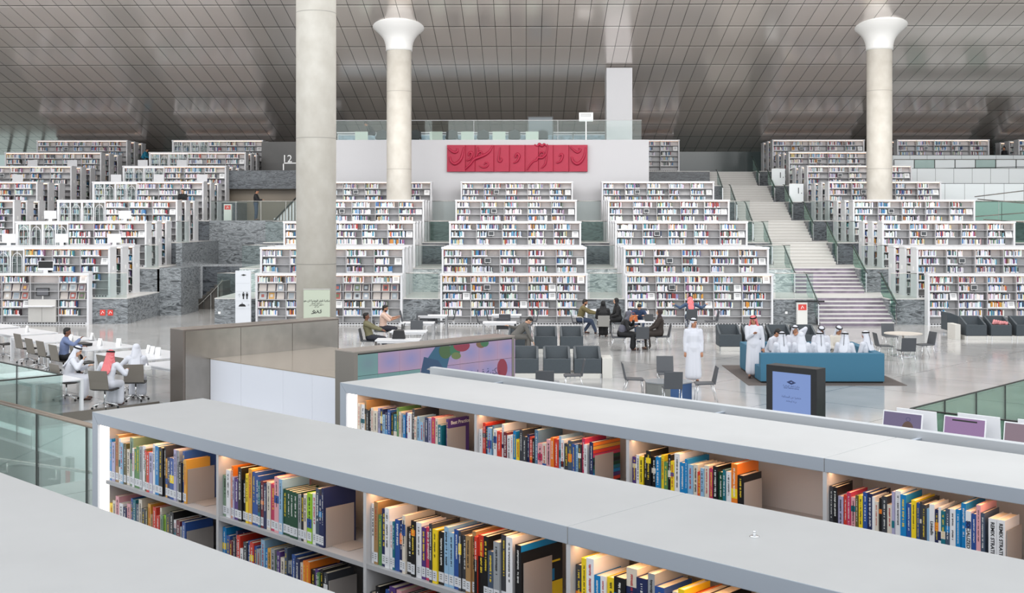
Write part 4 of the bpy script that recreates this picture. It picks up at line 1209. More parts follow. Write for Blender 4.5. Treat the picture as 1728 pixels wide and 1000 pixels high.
text_mesh(l1[10:16], 0.06, INKK, t, 'lettering', MFs(0, -0.004, zat(517.5, 37.6)))
m = MB(); m.tube([(x, -0.006, zat(526, 37.6) + z) for x, z in ((-0.17, -0.06), (-0.1, -0.05), (-0.04, 0.0), (-0.09, 0.05), (-0.13, 0.01), (-0.05, -0.05), (0.03, 0.0), (0.02, 0.05), (0.07, -0.04), (0.13, -0.03), (0.15, 0.03), (0.11, 0.02), (0.14, 0.07))], 0.011, 6)
m.build('emblem', INKK, t)
# red topped cabinets, small plates
def cab(name, label, px, Y, z0, w, h, post=None):
    p = at(px, Y)
    t = thing(name, label, 'cabinet', (p.x, Y, z0))
    m = MB(); m.box(-w / 2, w / 2, 0, 0.2, 0, h); m.build('body', mat('cabinet_white', (222, 222, 218), 0.5), t)
    m = MB(); m.box(-w / 2 + 0.04, w / 2 - 0.04, -0.006, 0, h - 0.3, h - 0.06); m.build('sign_plate', RED, t)
    m = MB(); m.tube([(-0.05, -0.01, h - 0.24), (0, -0.01, h - 0.12), (0.06, -0.01, h - 0.22)], 0.018, 5); m.build('symbol', PAPER, t)
cab('fire_cabinet', 'white fire cabinet with a red sign at the foot of the staircase', 1354, 49.3, 0, 0.42, 0.95)
cab('fire_cabinet', 'white fire post with a red sign on the marble bridge walkway', 384, 65.2, 4.362, 0.42, 0.9)
m = MB(); m.box(-0.6, 0.6, 0, 0.05, 0, 0.06)
p = at(1367, 49.2, 0.99); tag(m.build('black_bar', BLACK, loc=p), 'black bar resting across the top of the white fire cabinet by the staircase', 'bar')
for i, px in enumerate((173, 186)):
    p = at(px, 49.9, zat(528, 49.9)); t = thing('wall_sign', 'red square sign on the left marble wall, %s of the pair' % ['left', 'right'][i], 'sign', p)
    m = MB(); m.box(-0.11, 0.11, 0, 0.03, -0.12, 0.12); m.build('plate', RED, t)
    m = MB(); m.tube([(-0.05, -0.008, -0.05), (0, -0.008, 0.06), (0.06, -0.008, -0.02)], 0.014, 5); m.build('symbol', PAPER, t)
# small white sockets set in the marble fronts
for i, (px, py) in enumerate(((370, 528), (1327, 527), (1504, 509))):
    p = at(px, 49.9, zat(py, 49.9)); m = MB(); m.box(-0.05, 0.05, 0, 0.03, -0.05, 0.05)
    tag(m.build('wall_socket', PAPER, loc=p), 'small white plate on the marble front %s' % ['near the wayfinding board', 'left of the fire cabinet', 'right of the staircase foot'][i], 'plate')
# desktop computers standing on the rear bookcases of the left blocks
POS = [(15, 2), (104, 2), (193, 2), (85, 3), (211, 3), (30, 5), (196, 5), (268, 5), (341, 5), (55, 6), (122, 6), (241, 6), (307, 6)]
for i, (px, n) in enumerate(POS):
    y = FR[n] + 3.1 + 0.45; p = at(px, y, fl(n) + H + 0.001)
    row_ = sorted([q for q in POS if q[1] == n]).index((px, n))
    imac('desktop_computer', 'white desktop computer seen from behind on the %s bookcases, %s from the left' % (LEVEL[n], ORD[row_]), p, pi, 0.05, None, w=0.62, h=0.5, group='computers on the stepped bookcases')
p = at(77, 49.7, H + 0.001)
imac('desktop_computer', 'dark screened computer on top of the lowest left bookcase', p, 0, 0.05, BLACK, w=0.66, h=0.5)
# catalogue terminal built into the lowest left bookcase
p = at(71, 49.48, 0)
t = thing('catalogue_terminal', 'grey built in cabinet with a black screen in the lowest left bookcase', 'computer', (p.x, 49.46, 0))
m = MB(); m.box(-0.58, 0.58, 0, 0.3, 0.1, 1.05); m.build('cabinet', mat('cab_grey', (196, 194, 190), 0.5), t)
m = MB(); m.box(-0.66, 0.56, -0.3, 0.0, 0.76, 0.8); m.build('keyboard_shelf', WHITE, t)
m = MB(); m.box(-0.28, 0.28, 0.08, 0.12, 1.2, 1.54); m.build('monitor_frame', BLACK, t)
m = MB(); m.box(-0.24, 0.24, 0.07, 0.08, 1.23, 1.51); m.build('screen', mat('terminal_grey', (170, 172, 184), 0.3, emit=0.3), t)
m = MB(); m.box(-0.03, 0.03, 0.09, 0.12, 1.05, 1.2); m.build('stand', STEEL, t)
m = MB(); m.box(-0.003, 0.003, -0.004, 0, 0.12, 0.74); m.build('door_gap', DKRAIL, t)
# tablets, cards and magazines of the far shelves
NM = lambda c: c.replace('block behind the thick column', 'thick column block').replace('block left of the staircase', 'block left of staircase').replace('block right of the staircase', 'block right of staircase')
tp = None
for (x, y, z, c, n) in TABLETS:
    lab = 'small white framed tablet on a shelf, %s, %s' % (NM(c), LEVEL[n])
    if tp is None:
        tp = thing('tablet', lab, 'tablet', (x, y, z), 0, 'catalogue tablets on the far shelves')
        m = MB(); m.box(-0.13, 0.13, 0, 0.02, 0.07, 0.27); m.build('frame', PAPER, tp)
        m = MB(); m.box(-0.11, 0.11, -0.004, 0, 0.09, 0.25); m.build('screen', mat('tablet_screen', (150, 160, 170), 0.3, emit=0.2), tp)
        m = MB(); m.box(-0.07, 0.07, -0.03, 0.08, 0, 0.012); m.box(-0.02, 0.02, 0.02, 0.035, 0.012, 0.2); m.build('stand', BLACK, tp)
    else: dup(tp, (x, y, z), label=lab)
tp = None
seen = {}
for (x, y, z, c, n, bay, ri) in SIGNS:
    lab = 'white card leaning on shelf %s, bay %s, %s, %s' % (['one', 'two', 'three', 'four', 'five'][ri], ['one', 'two', 'three', 'four', 'five'][bay], NM(c), LEVEL[n])
    if tp is None:
        tp = thing('shelf_card', lab, 'card', (x, y, z), 0, 'white cards on the far shelves')
        m = MB(); m.extr([(0, 0), (0.12, 0), (0.09, 0.28), (0.08, 0.28)], lambda p, q: (q, p[0], p[1]), -0.15, 0.15); m.build('card', PAPER, tp)
        m = MB()
        for k in range(3): m.extr([(0.0285 + k * 0.014, 0.11 + k * 0.05), (0.0325 + k * 0.014, 0.124 + k * 0.05), (0.0305 + k * 0.014, 0.124 + k * 0.05), (0.0265 + k * 0.014, 0.11 + k * 0.05)], lambda p, q: (q, p[0], p[1]), -0.08, 0.08)
        m.build('print', INKK, tp)
    else: dup(tp, (x, y, z), label=lab)
rm = random.Random(3); CV = [(70, 100, 124), (196, 150, 80), (96, 112, 84), (214, 214, 214), (160, 84, 76), (126, 104, 112), (146, 154, 160), (196, 188, 180), (70, 70, 76), (176, 184, 188), (150, 160, 170)]
for (x, y, z, c, bay, ri, k) in MAGS:
    if c == 'left block' and bay == 3: continue
    t = thing('magazine', 'magazine on %s display shelf, bay %s from left, %s in its bay, %s' % (['', 'upper', 'lower'][ri], ['one', 'two', 'three', 'four', 'five'][bay], ['left', 'middle', 'right'][k], NM(c)), 'magazine', (x + 0.15, y + 0.05, z + 0.002), 0, 'magazines on slanted holders')
    m = MB(); m.extr([(0.0, 0.01), (0.1, 0.3), (0.11, 0.3), (0.01, 0.01)], lambda p, q: (q, p[0], p[1]), -0.16, 0.16); m.box(-0.16, 0.16, -0.01, 0.03, 0, 0.02); m.build('holder', BOOKEND, t)
    if rm.random() < 0.78:
        cc = rm.choice(CV)
        m = MB(); m.extr([(-0.012, 0.02), (0.075, 0.27), (0.085, 0.27), (0.0, 0.02)], lambda p, q: (q, p[0], p[1]), -0.11, 0.11); m.build('cover', mat('mag_%d_%d_%d' % cc, cc, 0.4), t)
        c2 = rm.choice(CV)
        m = MB(); m.extr([(0.008, 0.09), (0.05, 0.21), (0.052, 0.21), (0.012, 0.09)], lambda p, q: (q, p[0] - 0.006, p[1]), -0.06, 0.06); m.build('cover_picture', mat('mag_%d_%d_%d' % c2, c2, 0.4), t)
    for s in (0.185,):
        m = MB(); m.box(s - 0.012, s + 0.012, 0.02, 0.25, 0, 0.3); m.build('slot_divider', mat('slot_dark', (86, 82, 92), 0.5), t)

# ================================================================== furniture on the hall floor
CGREY = mat('chair_grey', (74, 77, 82), 0.5); CLEG = CHROME
def side_chair(label, p, rz, arms=False, fabric=None, group='side chairs on the hall floor'):
    f = fabric or CGREY
    t = thing('side_chair', label, 'chair', p, rz, group)
    m = MB(); m.extr([(-0.22, 0.455), (0.2, 0.445), (0.24, 0.43), (0.24, 0.41), (-0.22, 0.425)], lambda q, x: (x, q[0], q[1]), -0.22, 0.22); m.build('seat', f, t, bevel=0.008)
    m = MB(); m.extr([(-0.2, 0.44), (-0.29, 0.84), (-0.315, 0.84), (-0.235, 0.42)], lambda q, x: (x, q[0], q[1]), -0.22, 0.22); m.build('backrest', f, t, bevel=0.008)
    for x in (-0.2, 0.2):
        m = MB(); m.tube([(x, 0.18, 0.43), (x, 0.22, 0.0)], 0.011, 8); m.build('leg', CLEG, t, smooth=True)
        m = MB(); m.tube([(x, -0.17, 0.43), (x, -0.29, 0.0)], 0.011, 8); m.build('leg', CLEG, t, smooth=True)
        if arms:
            m = MB(); m.tube([(x * 1.12, -0.25, 0.66), (x * 1.12, 0.1, 0.67), (x * 1.12, 0.16, 0.63), (x * 1.12, 0.2, 0.02)], 0.013, 8); m.build('armrest', CLEG, t, smooth=True)
    return t
OFB = mat('office_mesh', (122, 116, 108), 0.6); OFD = mat('office_seat', (52, 50, 48), 0.5)
def office_chair(label, p, rz):
    t = thing('office_chair', label, 'chair', p, rz, 'grey swivel chairs at the desks')
    m = MB(); m.extr([(-0.23, 0.5), (-0.1, 0.455), (0.12, 0.455), (0.24, 0.47), (0.25, 0.44), (0.1, 0.425), (-0.1, 0.425), (-0.25, 0.47)], lambda q, x: (x, q[0], q[1]), -0.23, 0.23); m.build('seat', OFD, t)
    m = MB(); m.extr([(-0.225, 0.48), (-0.25, 0.65), (-0.31, 0.92), (-0.335, 0.92), (-0.28, 0.65), (-0.255, 0.48)], lambda q, x: (x, q[0], q[1]), -0.235, 0.235); m.build('backrest', OFB, t)
    m = MB(); m.tube([(0, 0, 0.07), (0, 0, 0.26), (0, 0, 0.43)], [0.03, 0.022, 0.018], 10); m.build('column', CHROME, t, smooth=True)
    for k in range(5):
        a = 2 * pi * k / 5 + 0.3; x, y = 0.3 * cos(a), 0.3 * sin(a)
        m = MB(); m.tube([(0, 0, 0.14), (x * 0.5, y * 0.5, 0.12), (x, y, 0.075)], [0.022, 0.016, 0.012], 8); m.build('base_arm', CHROME, t, smooth=True)
        m = MB(); m.lathe([(0.028, -0.012), (0.028, 0.012)], 12); o = m.build('caster', BLACK, t); o.location = (x, y, 0.03); o.rotation_euler = (pi / 2, 0, a)
    return t
def desk_table(label, p, rz, L, Wd, h=0.74, name='table', group=None, legm=None):
    t = thing(name, label, 'table', p, rz, group)
    m = MB(); m.box(0, L, 0, Wd, h - 0.035, h); m.build('table_top', WHITE, t, bevel=0.003)
    m = MB(); m.box(0.04, L - 0.04, 0.03, 0.06, h - 0.09, h - 0.035); m.box(0.04, L - 0.04, Wd - 0.06, Wd - 0.03, h - 0.09, h - 0.035); m.build('apron', WHITE, t)
    for x in (0.0, L - 0.07):
        for y in (0.0, Wd - 0.07):
            m = MB(); m.box(x, x + 0.07, y, y + 0.07, 0, h - 0.035); m.build('leg', legm or WHITE, t)
    return t
# desks at the left: rows on the 45 degree grid
ROWS = [('nearest desk at the left, half behind the stair glass', -28.4, 11.5, 2.26, 1.2), ('white desk next to the bronze wall, nearest row', -27.9, 15.05, 1.75, 1.6),
        ('white desk beside the bronze wall, second row', -30.85, 15.3, 2.4, 1.8), ('white desk left of the card topped desk, third row', -34.1, 15.45, 2.4, 1.65),
        ('white desk at the left, fourth row', -37.05, 15.6, 2.4, 1.65), ('white desk at the far left, fifth row', -39.9, 15.85, 2.4, 1.5), ('white desk at the left edge, farthest row', -42.9, 15.9, 2.4, 1.5)]
DESKS = []
for lab, u, v, L, Wd in ROWS:
    DESKS.append((u, v, L, Wd)); desk_table(lab, UV(u, v, 0), AU, L, Wd, group='white desks at the left')
for i, (px, py, hz) in enumerate([(155.5, 573, 0), (169, 583, 0), (200.5, 583, 0), (251, 595, 0), (258, 597, 0), (267, 599, 0), (46, 560, 0), (120, 576, 0)]):
    p = G(px, py + (0 if i < 6 else 0), 0.742)
    t = thing('tent_card', 'white folded card on the left desks, %s' % ['behind the blue shirted man', 'tall, second row desk', 'low, second row desk', 'leftmost of three by the bronze wall', 'middle of three by the bronze wall', 'rightmost of three by the bronze wall', 'on the fifth row desk', 'beside the blue shirted man'][i], 'card', p, AU + 0.3 * (i % 3), 'folded cards on the desks')
    m = MB(); m.extr([(-0.06, 0), (-0.05, 0), (0, 0.2), (0.05, 0), (0.06, 0), (0.006, 0.215), (-0.006, 0.215)], lambda q, x: (x, q[0], q[1]), -0.07, 0.07); m.build('card', PAPER, t)
def gv(px, v):
    a = (px - 864) / F; t_ = v / (-a * UY + UX); return UV(t_ * (a * UX + UY), v)
OC = [('grey swivel chair at the fifth row desk, left edge', gv(6, 15.75), 1), ('grey swivel chair at the fourth row desk', gv(46, 15.72), 1),
      ('grey swivel chair at the fourth row desk, beside the left one', gv(66, 15.35), 1), ('grey swivel chair seen from behind, left of the blue shirted man', gv(85, 15.25), 1),
      ('grey swivel chair under the blue shirted man', gv(107, 15.05), 1), ('grey swivel chair at the corner of the third row desk', gv(143, 15.3), 1),
      ('grey swivel chair at the second row desk, left of the seated pair', gv(190, 14.8), 1), ('grey swivel chair at the second row desk, behind the seated pair', gv(220, 14.9), 1),
      ('grey swivel chair under the man in white at the left', gv(112, 13.12), 1), ('beige lit swivel chair of the man in the red headscarf', gv(177, 13.2), 2),
      ('grey swivel chair of the man in the plain white headscarf', gv(229, 14.3), 3), ('grey swivel chair half hidden by the bronze wall', UV(-27.3, 17.0), -1)]
for lab, p, s in OC:
    p = Vector((p.x, p.y, 0)); office_chair(lab, p, {1: AU, 2: -0.2, 3: 0.15, -1: AU + pi}[s])
p = G(140, 583, 0.742); m = MB(); m.box(-0.25, 0.25, -0.18, 0.18, 0, 0.09)
t = thing('laptop_bag', 'black laptop bag lying on the desk beside the blue shirted man', 'bag', p, AU); m.build('body', BLACK, t, bevel=0.03)
m = MB(); m.tube([(-0.1, 0.18, 0.06), (-0.08, 0.25, 0.06), (0.08, 0.25, 0.06), (0.1, 0.18, 0.06)], 0.01, 6); m.build('handle', BLACK, t)
p = G(247, 623, 0.742); t = thing('tissue_box', 'white tissue box on the nearest row desk by the bronze wall', 'box', p, AU)
m = MB(); m.box(-0.12, 0.12, -0.06, 0.06, 0, 0.09); m.build('box', PAPER, t); m = MB(); m.ball((0, 0, 0.11), (0.03, 0.02, 0.04)); m.build('tissue', PAPER, t)

# white tables and dark chairs in the centre left
def grp(cx, py, w, label, d=0.75):
    p0 = G(cx - 0, py, 0.74); p = Vector((p0.x - w / 2, p0.y - d / 2, 0))
    desk_table(label, p, 0, w, d, group='white reading tables', legm=CHROME); return p0
grp(731, 531.5, 1.1, 'white reading table before the gap beside the middle block, farthest of four')
grp(706, 543.5, 1.15, 'white reading table, second of the four left of the middle block')
grp(690, 558, 1.2, 'white reading table where the man in the pink shirt sits')
grp(672, 572, 1.35, 'white reading table where the man in the khaki shirt sits')
grp(855, 530.5, 1.15, 'white reading table in front of the middle block, farther one')
grp(843, 543, 1.2, 'white reading table in front of the middle block, nearer one')
CH = [(728, 562, pi, 'black chair between the farthest white table and the next'), (711, 566, pi, 'black chair facing the camera at the pink shirted man table'), (702, 582, pi, 'black chair near the khaki shirted man table'),
      (745, 561, pi / 2 + pi, 'black chair seen side on right of the white tables'), (757, 556, pi / 2, 'light chair seen side on beside the marble gap'), (688, 560, -pi / 2, 'black chair behind the laptop table'),
      (816, 562, -pi / 2, 'black chair seen side on left of the bending man'), (833, 558, -pi / 2, 'black chair left of the white table at the middle block'), (852, 566, 0, 'black chair tucked at the nearer white table of the middle block'),
      (896, 560, pi / 2, 'black chair right of the white table at the middle block'), (848, 574, 0, 'black chair behind the bending man'), (888, 567, pi / 2, 'black chair just right of the bending man')]
for px, py, rz, lab in CH:
    side_chair(lab, G(px, py, 0), rz)
# meeting tables of the seated group
TA = G(1010, 553, 0); TB_ = G(1082, 576, 0)
def round_leg_table(label, p, w, d):
    t = thing('table', label, 'table', p, 0, 'white meeting tables')
    m = MB(); m.box(-w / 2, w / 2, -d / 2, d / 2, 0.71, 0.74); m.build('table_top', WHITE, t, bevel=0.004)
    m = MB(); m.tube([(0, 0, 0.02), (0, 0, 0.71)], 0.035, 10); m.build('pedestal', CHROME, t, smooth=True)
    m = MB(); m.lathe([(0.28, 0), (0.28, 0.012), (0.05, 0.03)], 24); m.build('base', CHROME, t)
round_leg_table('white table between the olive shirted man and the women in black', TA, 0.9, 0.8)
round_leg_table('white table shared by the women in grey and brown and the man in plaid', TB_, 1.1, 0.9)
side_chair('grey armed chair of the man in the olive shirt', G(976, 563), -pi / 2, True)
side_chair('light grey chair of the woman in black seen from behind', G(1018, 569), 0, True, mat('chair_light', (150, 148, 144), 0.5))
side_chair('chair of the woman in black turned to the left', G(1044, 562), pi / 2)
side_chair('chair of the woman in the grey headscarf', G(1044, 590), -pi / 2)
side_chair('chair of the man in the dark plaid shirt', G(1077, 566), pi)
side_chair('empty dark chair in front of the group table', G(1083, 592), 0)
side_chair('chair of the woman in the brown coat', G(1117, 589), pi / 2)
side_chair('empty dark chair right of the man in the denim jacket', G(1200, 560), pi / 2)
side_chair('chair under the man in the denim jacket', G(1166, 556), 0)
# low blue and grey tables with dark chairs
def low_table(label, p, rz=0.0):
    t = thing('low_table', label, 'table', p, rz, 'low two tone tables')
    m = MB(); m.prism([(-0.55, -0.2), (-0.3, -0.42), (0.0, -0.42), (0.0, 0.42), (-0.3, 0.42), (-0.55, 0.2)], 0, 0.4); m.build('grey_half', mat('low_grey', (120, 122, 120), 0.5), t)
    m = MB(); m.prism([(0.0, -0.42), (0.3, -0.42), (0.55, -0.2), (0.55, 0.2), (0.3, 0.42), (0.0, 0.42)], 0, 0.4); m.build('blue_half', mat('low_blue', (50, 82, 128), 0.5), t)
    m = MB(); m.prism([(-0.57, -0.21), (-0.31, -0.44), (0.31, -0.44), (0.57, -0.21), (0.57, 0.21), (0.31, 0.44), (-0.31, 0.44), (-0.57, 0.21)], 0.4, 0.425); m.build('table_top', mat('low_top', (140, 144, 148), 0.35), t)
low_table('low grey and blue table with four dark chairs round it', G(1128, 671, 0))
side_chair('dark chair left of the low grey and blue table', G(1070, 668), -pi / 2)
side_chair('dark chair behind the low grey and blue table', G(1124, 657), pi)
side_chair('dark chair in front of the low grey and blue table', G(1134, 684), 0)
side_chair('dark chair right of the low grey and blue table', G(1189, 676), pi / 2)
low_table('low grey and blue table half hidden behind the rear bookcase', G(905, 673, 0))
side_chair('dark chair seen from behind at the half hidden low table', G(919, 682), 0)
side_chair('dark chair facing left beside the half hidden low table', G(967, 661), pi / 2)
# round table on the right
p = G(1524, 600, 0)
t = thing('round_table', 'round pale table right of the blue seating booth', 'table', p)
m = MB(); m.lathe([(0.02, 0.7), (0.6, 0.71), (0.6, 0.735), (0.0, 0.735)], 32); m.build('table_top', mat('pale_wood', (206, 198, 188), 0.4), t)
m = MB(); m.tube([(0, 0, 0.02), (0, 0, 0.7)], 0.03, 10); m.build('pedestal', CHROME, t, smooth=True)
m = MB(); m.lathe([(0.4, 0), (0.4, 0.015), (0.04, 0.03)], 24); m.build('base', CHROME, t)
side_chair('dark chair in front of the round pale table', G(1529, 615), 0)
side_chair('dark chair right of the round pale table', G(1560, 604), pi / 2 + 0.2)
side_chair('dark chair left of the round pale table', G(1492, 606), -pi / 2)
side_chair('dark chair behind the round pale table', G(1502, 588), pi)
# armchairs
AFAB = mat('armchair_fabric', (62, 70, 76), 0.55, noise=0.05, nscale=30); BASEW = mat('seat_base', (206, 204, 198), 0.5)
def armchair(label, p, rz=pi, w=0.76, d=0.78):
    t = thing('armchair', label, 'armchair', p, rz, 'dark grey lounge armchairs')
    m = MB(); m.box(-w / 2 + 0.075, w / 2 - 0.075, -d / 2 + 0.15, d / 2 - 0.055, 0.14, 0.4); m.build('seat', AFAB, t, bevel=0.015)
    m = MB(); m.box(-w / 2 + 0.09, w / 2 - 0.09, -d / 2 + 0.14, d / 2 - 0.03, 0.4, 0.5); m.build('seat_cushion', AFAB, t, bevel=0.03)
    m = MB(); m.box(-w / 2, w / 2, d / 2 - 0.05, d / 2 + 0.0, 0.14, 0.54); m.build('front_panel', AFAB, t, bevel=0.01)
    m = MB(); m.extr([(-d / 2 - 0.04, 0.14), (-d / 2 - 0.04, 0.82), (-d / 2 + 0.06, 0.82), (-d / 2 + 0.14, 0.4), (-d / 2 + 0.14, 0.14)], lambda q, x: (x, q[0], q[1]), -w / 2 + 0.03, w / 2 - 0.03); m.build('backrest', AFAB, t, bevel=0.012)
    for s in (-1, 1):
        xo = s * w / 2; xi = s * (w / 2 - 0.07)
        m = MB(); m.extr([(-d / 2, 0.14), (-d / 2 - 0.04, 0.8), (-d / 2 + 0.08, 0.81), (d / 2 - 0.052, 0.56), (d / 2 - 0.052, 0.14)], lambda q, x: (x, q[0], q[1]), min(xo, xi), max(xo, xi)); m.build('armrest', AFAB, t, bevel=0.012)
    for x in (-w / 2 + 0.015, w / 2 - 0.015):
        m = MB(); m.box(x - 0.012, x + 0.012, d / 2 + 0.035, d / 2 + 0.055, 0, 0.16); m.box(x - 0.012, x + 0.012, d / 2 - 0.02, d / 2 + 0.055, 0.14, 0.16); m.build('leg', CHROME, t)
def bench_base(label, x0, x1, y0, y1, h=0.135):
    t = thing('seating_plinth', label, 'plinth', (x0, y0, 0), 0, 'white plinths under the armchairs')
    m = MB(); m.box(0, x1 - x0, 0.0, y1 - y0, 0.0, h); m.build('plinth', BASEW, t)
def arm_row(y, pxs, labs, dz=0.39):
    for px, lab in zip(pxs, labs):
        p = at(px, y); armchair(lab, (p.x, y + dz, 0))
arm_row(32.95, (886, 940, 992), ['dark armchair beside the end of the video wall, front row', 'dark armchair, middle of the front row behind the parapet', 'dark armchair, right end of the front row behind the parapet'])
arm_row(39.2, (877, 921, 965), ['dark armchair under the bending man, second row', 'dark armchair, middle of the second row', 'dark armchair, right end of the second row'])
for y_, pa, pb, lab in ((32.95, 866, 1013, 'white plinth under the front armchair row behind the parapet'), (39.2, 860, 985, 'white plinth under the second armchair row'),
                        (39.9, 1215, 1380, 'white plinth under the armchair row behind the booth'), (43.7, 1628, 1760, 'white plinth under the armchair row at the right')):
    a = at(pa, y_); b = at(pb, y_); bench_base(lab, a.x, b.x, y_ - 0.03, y_ + 0.78)
a = at(1015, 33); b = at(1033, 33)
m = MB(); m.box(0, 0.28, 0, 0.85, 0, 0.55); tag(m.build('side_box', BASEW, loc=(a.x + 0.02, 32.95, 0)), 'white box table closing the right end of the front armchair row', 'side table')
arm_row(39.9, (1233, 1276, 1318, 1360), ['dark armchair behind the boy in white, left end of its row', 'dark armchair behind the standing man, second of its row', 'dark armchair behind the booth, third of its row', 'dark armchair behind the booth, right end of its row'])
arm_row(43.7, (1648, 1690, 1733), ['dark armchair at the right, second from its left end', 'dark armchair at the right with a pink cloth in it', 'dark armchair cut by the right edge of the photo'])
p = at(1612, 46.2); armchair('dark armchair turned sideways at the left end of the right row', (p.x, 46.2, 0), -pi / 2)
a = at(1611, 43.8); m = MB(); m.box(0, 0.2, 0, 0.8, 0, 0.55); tag(m.build('side_box', BASEW, loc=(a.x, 43.75, 0)), 'white box table at the left end of the right armchair row', 'side table')
p = at(1688, 43.9, 0.56)
m = MB()
for k in range(7): m.tube([(-0.3 + 0.08 * k, -0.1 + 0.05 * (k % 3), 0.0), (-0.2 + 0.08 * k, 0.05, 0.12 - 0.015 * k), (-0.1 + 0.07 * k, 0.2, 0.05)], 0.05, 7)
tag(m.build('pink_cloth', mat('pink_cloth', (196, 130, 132), 0.8), loc=p, smooth=True), 'crumpled pink scarf thrown over a dark armchair at the right', 'scarf')

# rug and blue booth
r0 = G(1263, 650, 0); r1 = G(1530, 650, 0)
m = MB(); m.box(r0.x, r1.x, r0.y, r0.y + 4.3, 0.0, 0.012)
tag(m.build('rug', mat('rug_brown', (92, 84, 80), 0.95, noise=0.12, nscale=40)), 'dark brown flat rug under the blue seating booth', 'rug')
BLUE = mat('booth_blue', (54, 106, 132), 0.75, noise=0.05, nscale=60)
b0 = G(1296, 646, 0.012); b1 = G(1492, 646, 0.012); BY = b0.y; BX0, BX1 = b0.x, b1.x
t = thing('seating_booth', 'square blue upholstered seating booth full of men in white robes', 'booth', (BX0, BY, 0.013))
BWd = BX1 - BX0; BD = 3.1
m = MB(); m.box(-0.2, BWd, 0, 0.22, 0.04, 0.8); m.build('front_backrest', BLUE, t, bevel=0.015)
m = MB(); m.box(BWd - 0.22, BWd, 0.22, BD, 0.04, 0.8); m.build('side_backrest', BLUE, t, bevel=0.015)
m = MB(); m.box(-0.2, BWd - 0.22, BD - 0.22, BD, 0.04, 0.8); m.build('rear_backrest', BLUE, t, bevel=0.015)
m = MB(); m.box(-0.2, 0.02, 1.7, BD - 0.22, 0.04, 0.8); m.build('side_backrest', BLUE, t, bevel=0.015)
m = MB(); m.box(-0.2, BWd - 0.22, 0.22, 0.82, 0.04, 0.42); m.build('seat', BLUE, t, bevel=0.01)
m = MB(); m.box(0.02, BWd - 0.22, BD - 0.82, BD - 0.22, 0.04, 0.42); m.build('seat', BLUE, t, bevel=0.01)
m = MB(); m.box(-0.17, BWd - 0.03, 0.03, BD - 0.03, 0, 0.04); m.build('base', BLACK, t)
# things carried to the tables
def bag(label, p, rgb, s=1.0, name='handbag'):
    t = thing(name, label, 'bag', p)
    m = MB(); m.extr([(-0.16 * s, 0), (0.16 * s, 0), (0.12 * s, 0.2 * s), (-0.12 * s, 0.2 * s)], lambda q, y: (q[0], y, q[1]), -0.06 * s, 0.06 * s); m.build('body', mat('bag_%d_%d' % (rgb[0], rgb[1]), rgb, 0.5), t, bevel=0.02)
    m = MB(); m.tube([(-0.07 * s, 0, 0.2 * s), (-0.05 * s, 0, 0.27 * s), (0.05 * s, 0, 0.27 * s), (0.07 * s, 0, 0.2 * s)], 0.008, 6); m.build('handle', mat('bag_%d_%d' % (rgb[0], rgb[1]), rgb, 0.5), t)
p = Vector((TB_.x - 0.32, TB_.y - 0.25, 0.745)); bag('tan leather handbag standing on the shared white table', p, (182, 98, 48), 1.15)
p = G(673, 571, 0.742); bag('black rucksack on the table of the khaki shirted man', p, (34, 34, 36), 1.3, 'rucksack')
def laptop(label, p, rz, rgb=(40, 42, 46)):
    t = thing('laptop', label, 'laptop', p, rz)
    m = MB(); m.box(-0.16, 0.16, -0.11, 0.11, 0, 0.015); m.build('keyboard', mat('laptop_grey', rgb, 0.4), t)
    m = MB(); m.extr([(0.11, 0.01), (0.18, 0.23), (0.19, 0.23), (0.12, 0.005)], lambda q, x: (x, q[0], q[1]), -0.16, 0.16); m.build('lid', mat('laptop_grey', rgb, 0.4), t)
laptop('dark laptop open in front of the man in the pink shirt', G(674, 556.5, 0.742), -pi / 2)
laptop('black laptop lying open on the shared white table', Vector((TB_.x + 0.3, TB_.y + 0.05, 0.742)), 0)
# ================================================================== people
SKIN1 = mat('skin_warm', (176, 126, 98), 0.6); SKIN2 = mat('skin_deep', (120, 80, 62), 0.6); SKIN3 = mat('skin_fair', (204, 158, 130), 0.6)
HAIR = mat('black_hair', (22, 19, 18), 0.6)
EYEM = mat('eye_dark', (26, 20, 18), 0.3)
THOBE = mat('white_thobe', (206, 208, 216), 0.8); THOBEW = mat('cream_thobe', (206, 199, 188), 0.8)
ABAYA = mat('black_abaya', (20, 20, 23), 0.7); AGAL = mat('black_cord', (14, 14, 15), 0.7)
def check_mat():
    m = bpy.data.materials.new('red_check_cloth'); m.use_nodes = True; nt = m.node_tree; b = nt.nodes['Principled BSDF']
    tc = nt.nodes.new('ShaderNodeTexCoord'); ck = nt.nodes.new('ShaderNodeTexChecker'); ck.inputs['Scale'].default_value = 55
    ck.inputs[1].default_value = (*srgb(196, 58, 66), 1); ck.inputs[2].default_value = (*srgb(226, 150, 152), 1)
    nt.links.new(tc.outputs['Object'], ck.inputs['Vector']); nt.links.new(ck.outputs['Color'], b.inputs['Base Color'])
    b.inputs['Roughness'].default_value = 0.85
    return m
REDCHK = check_mat()
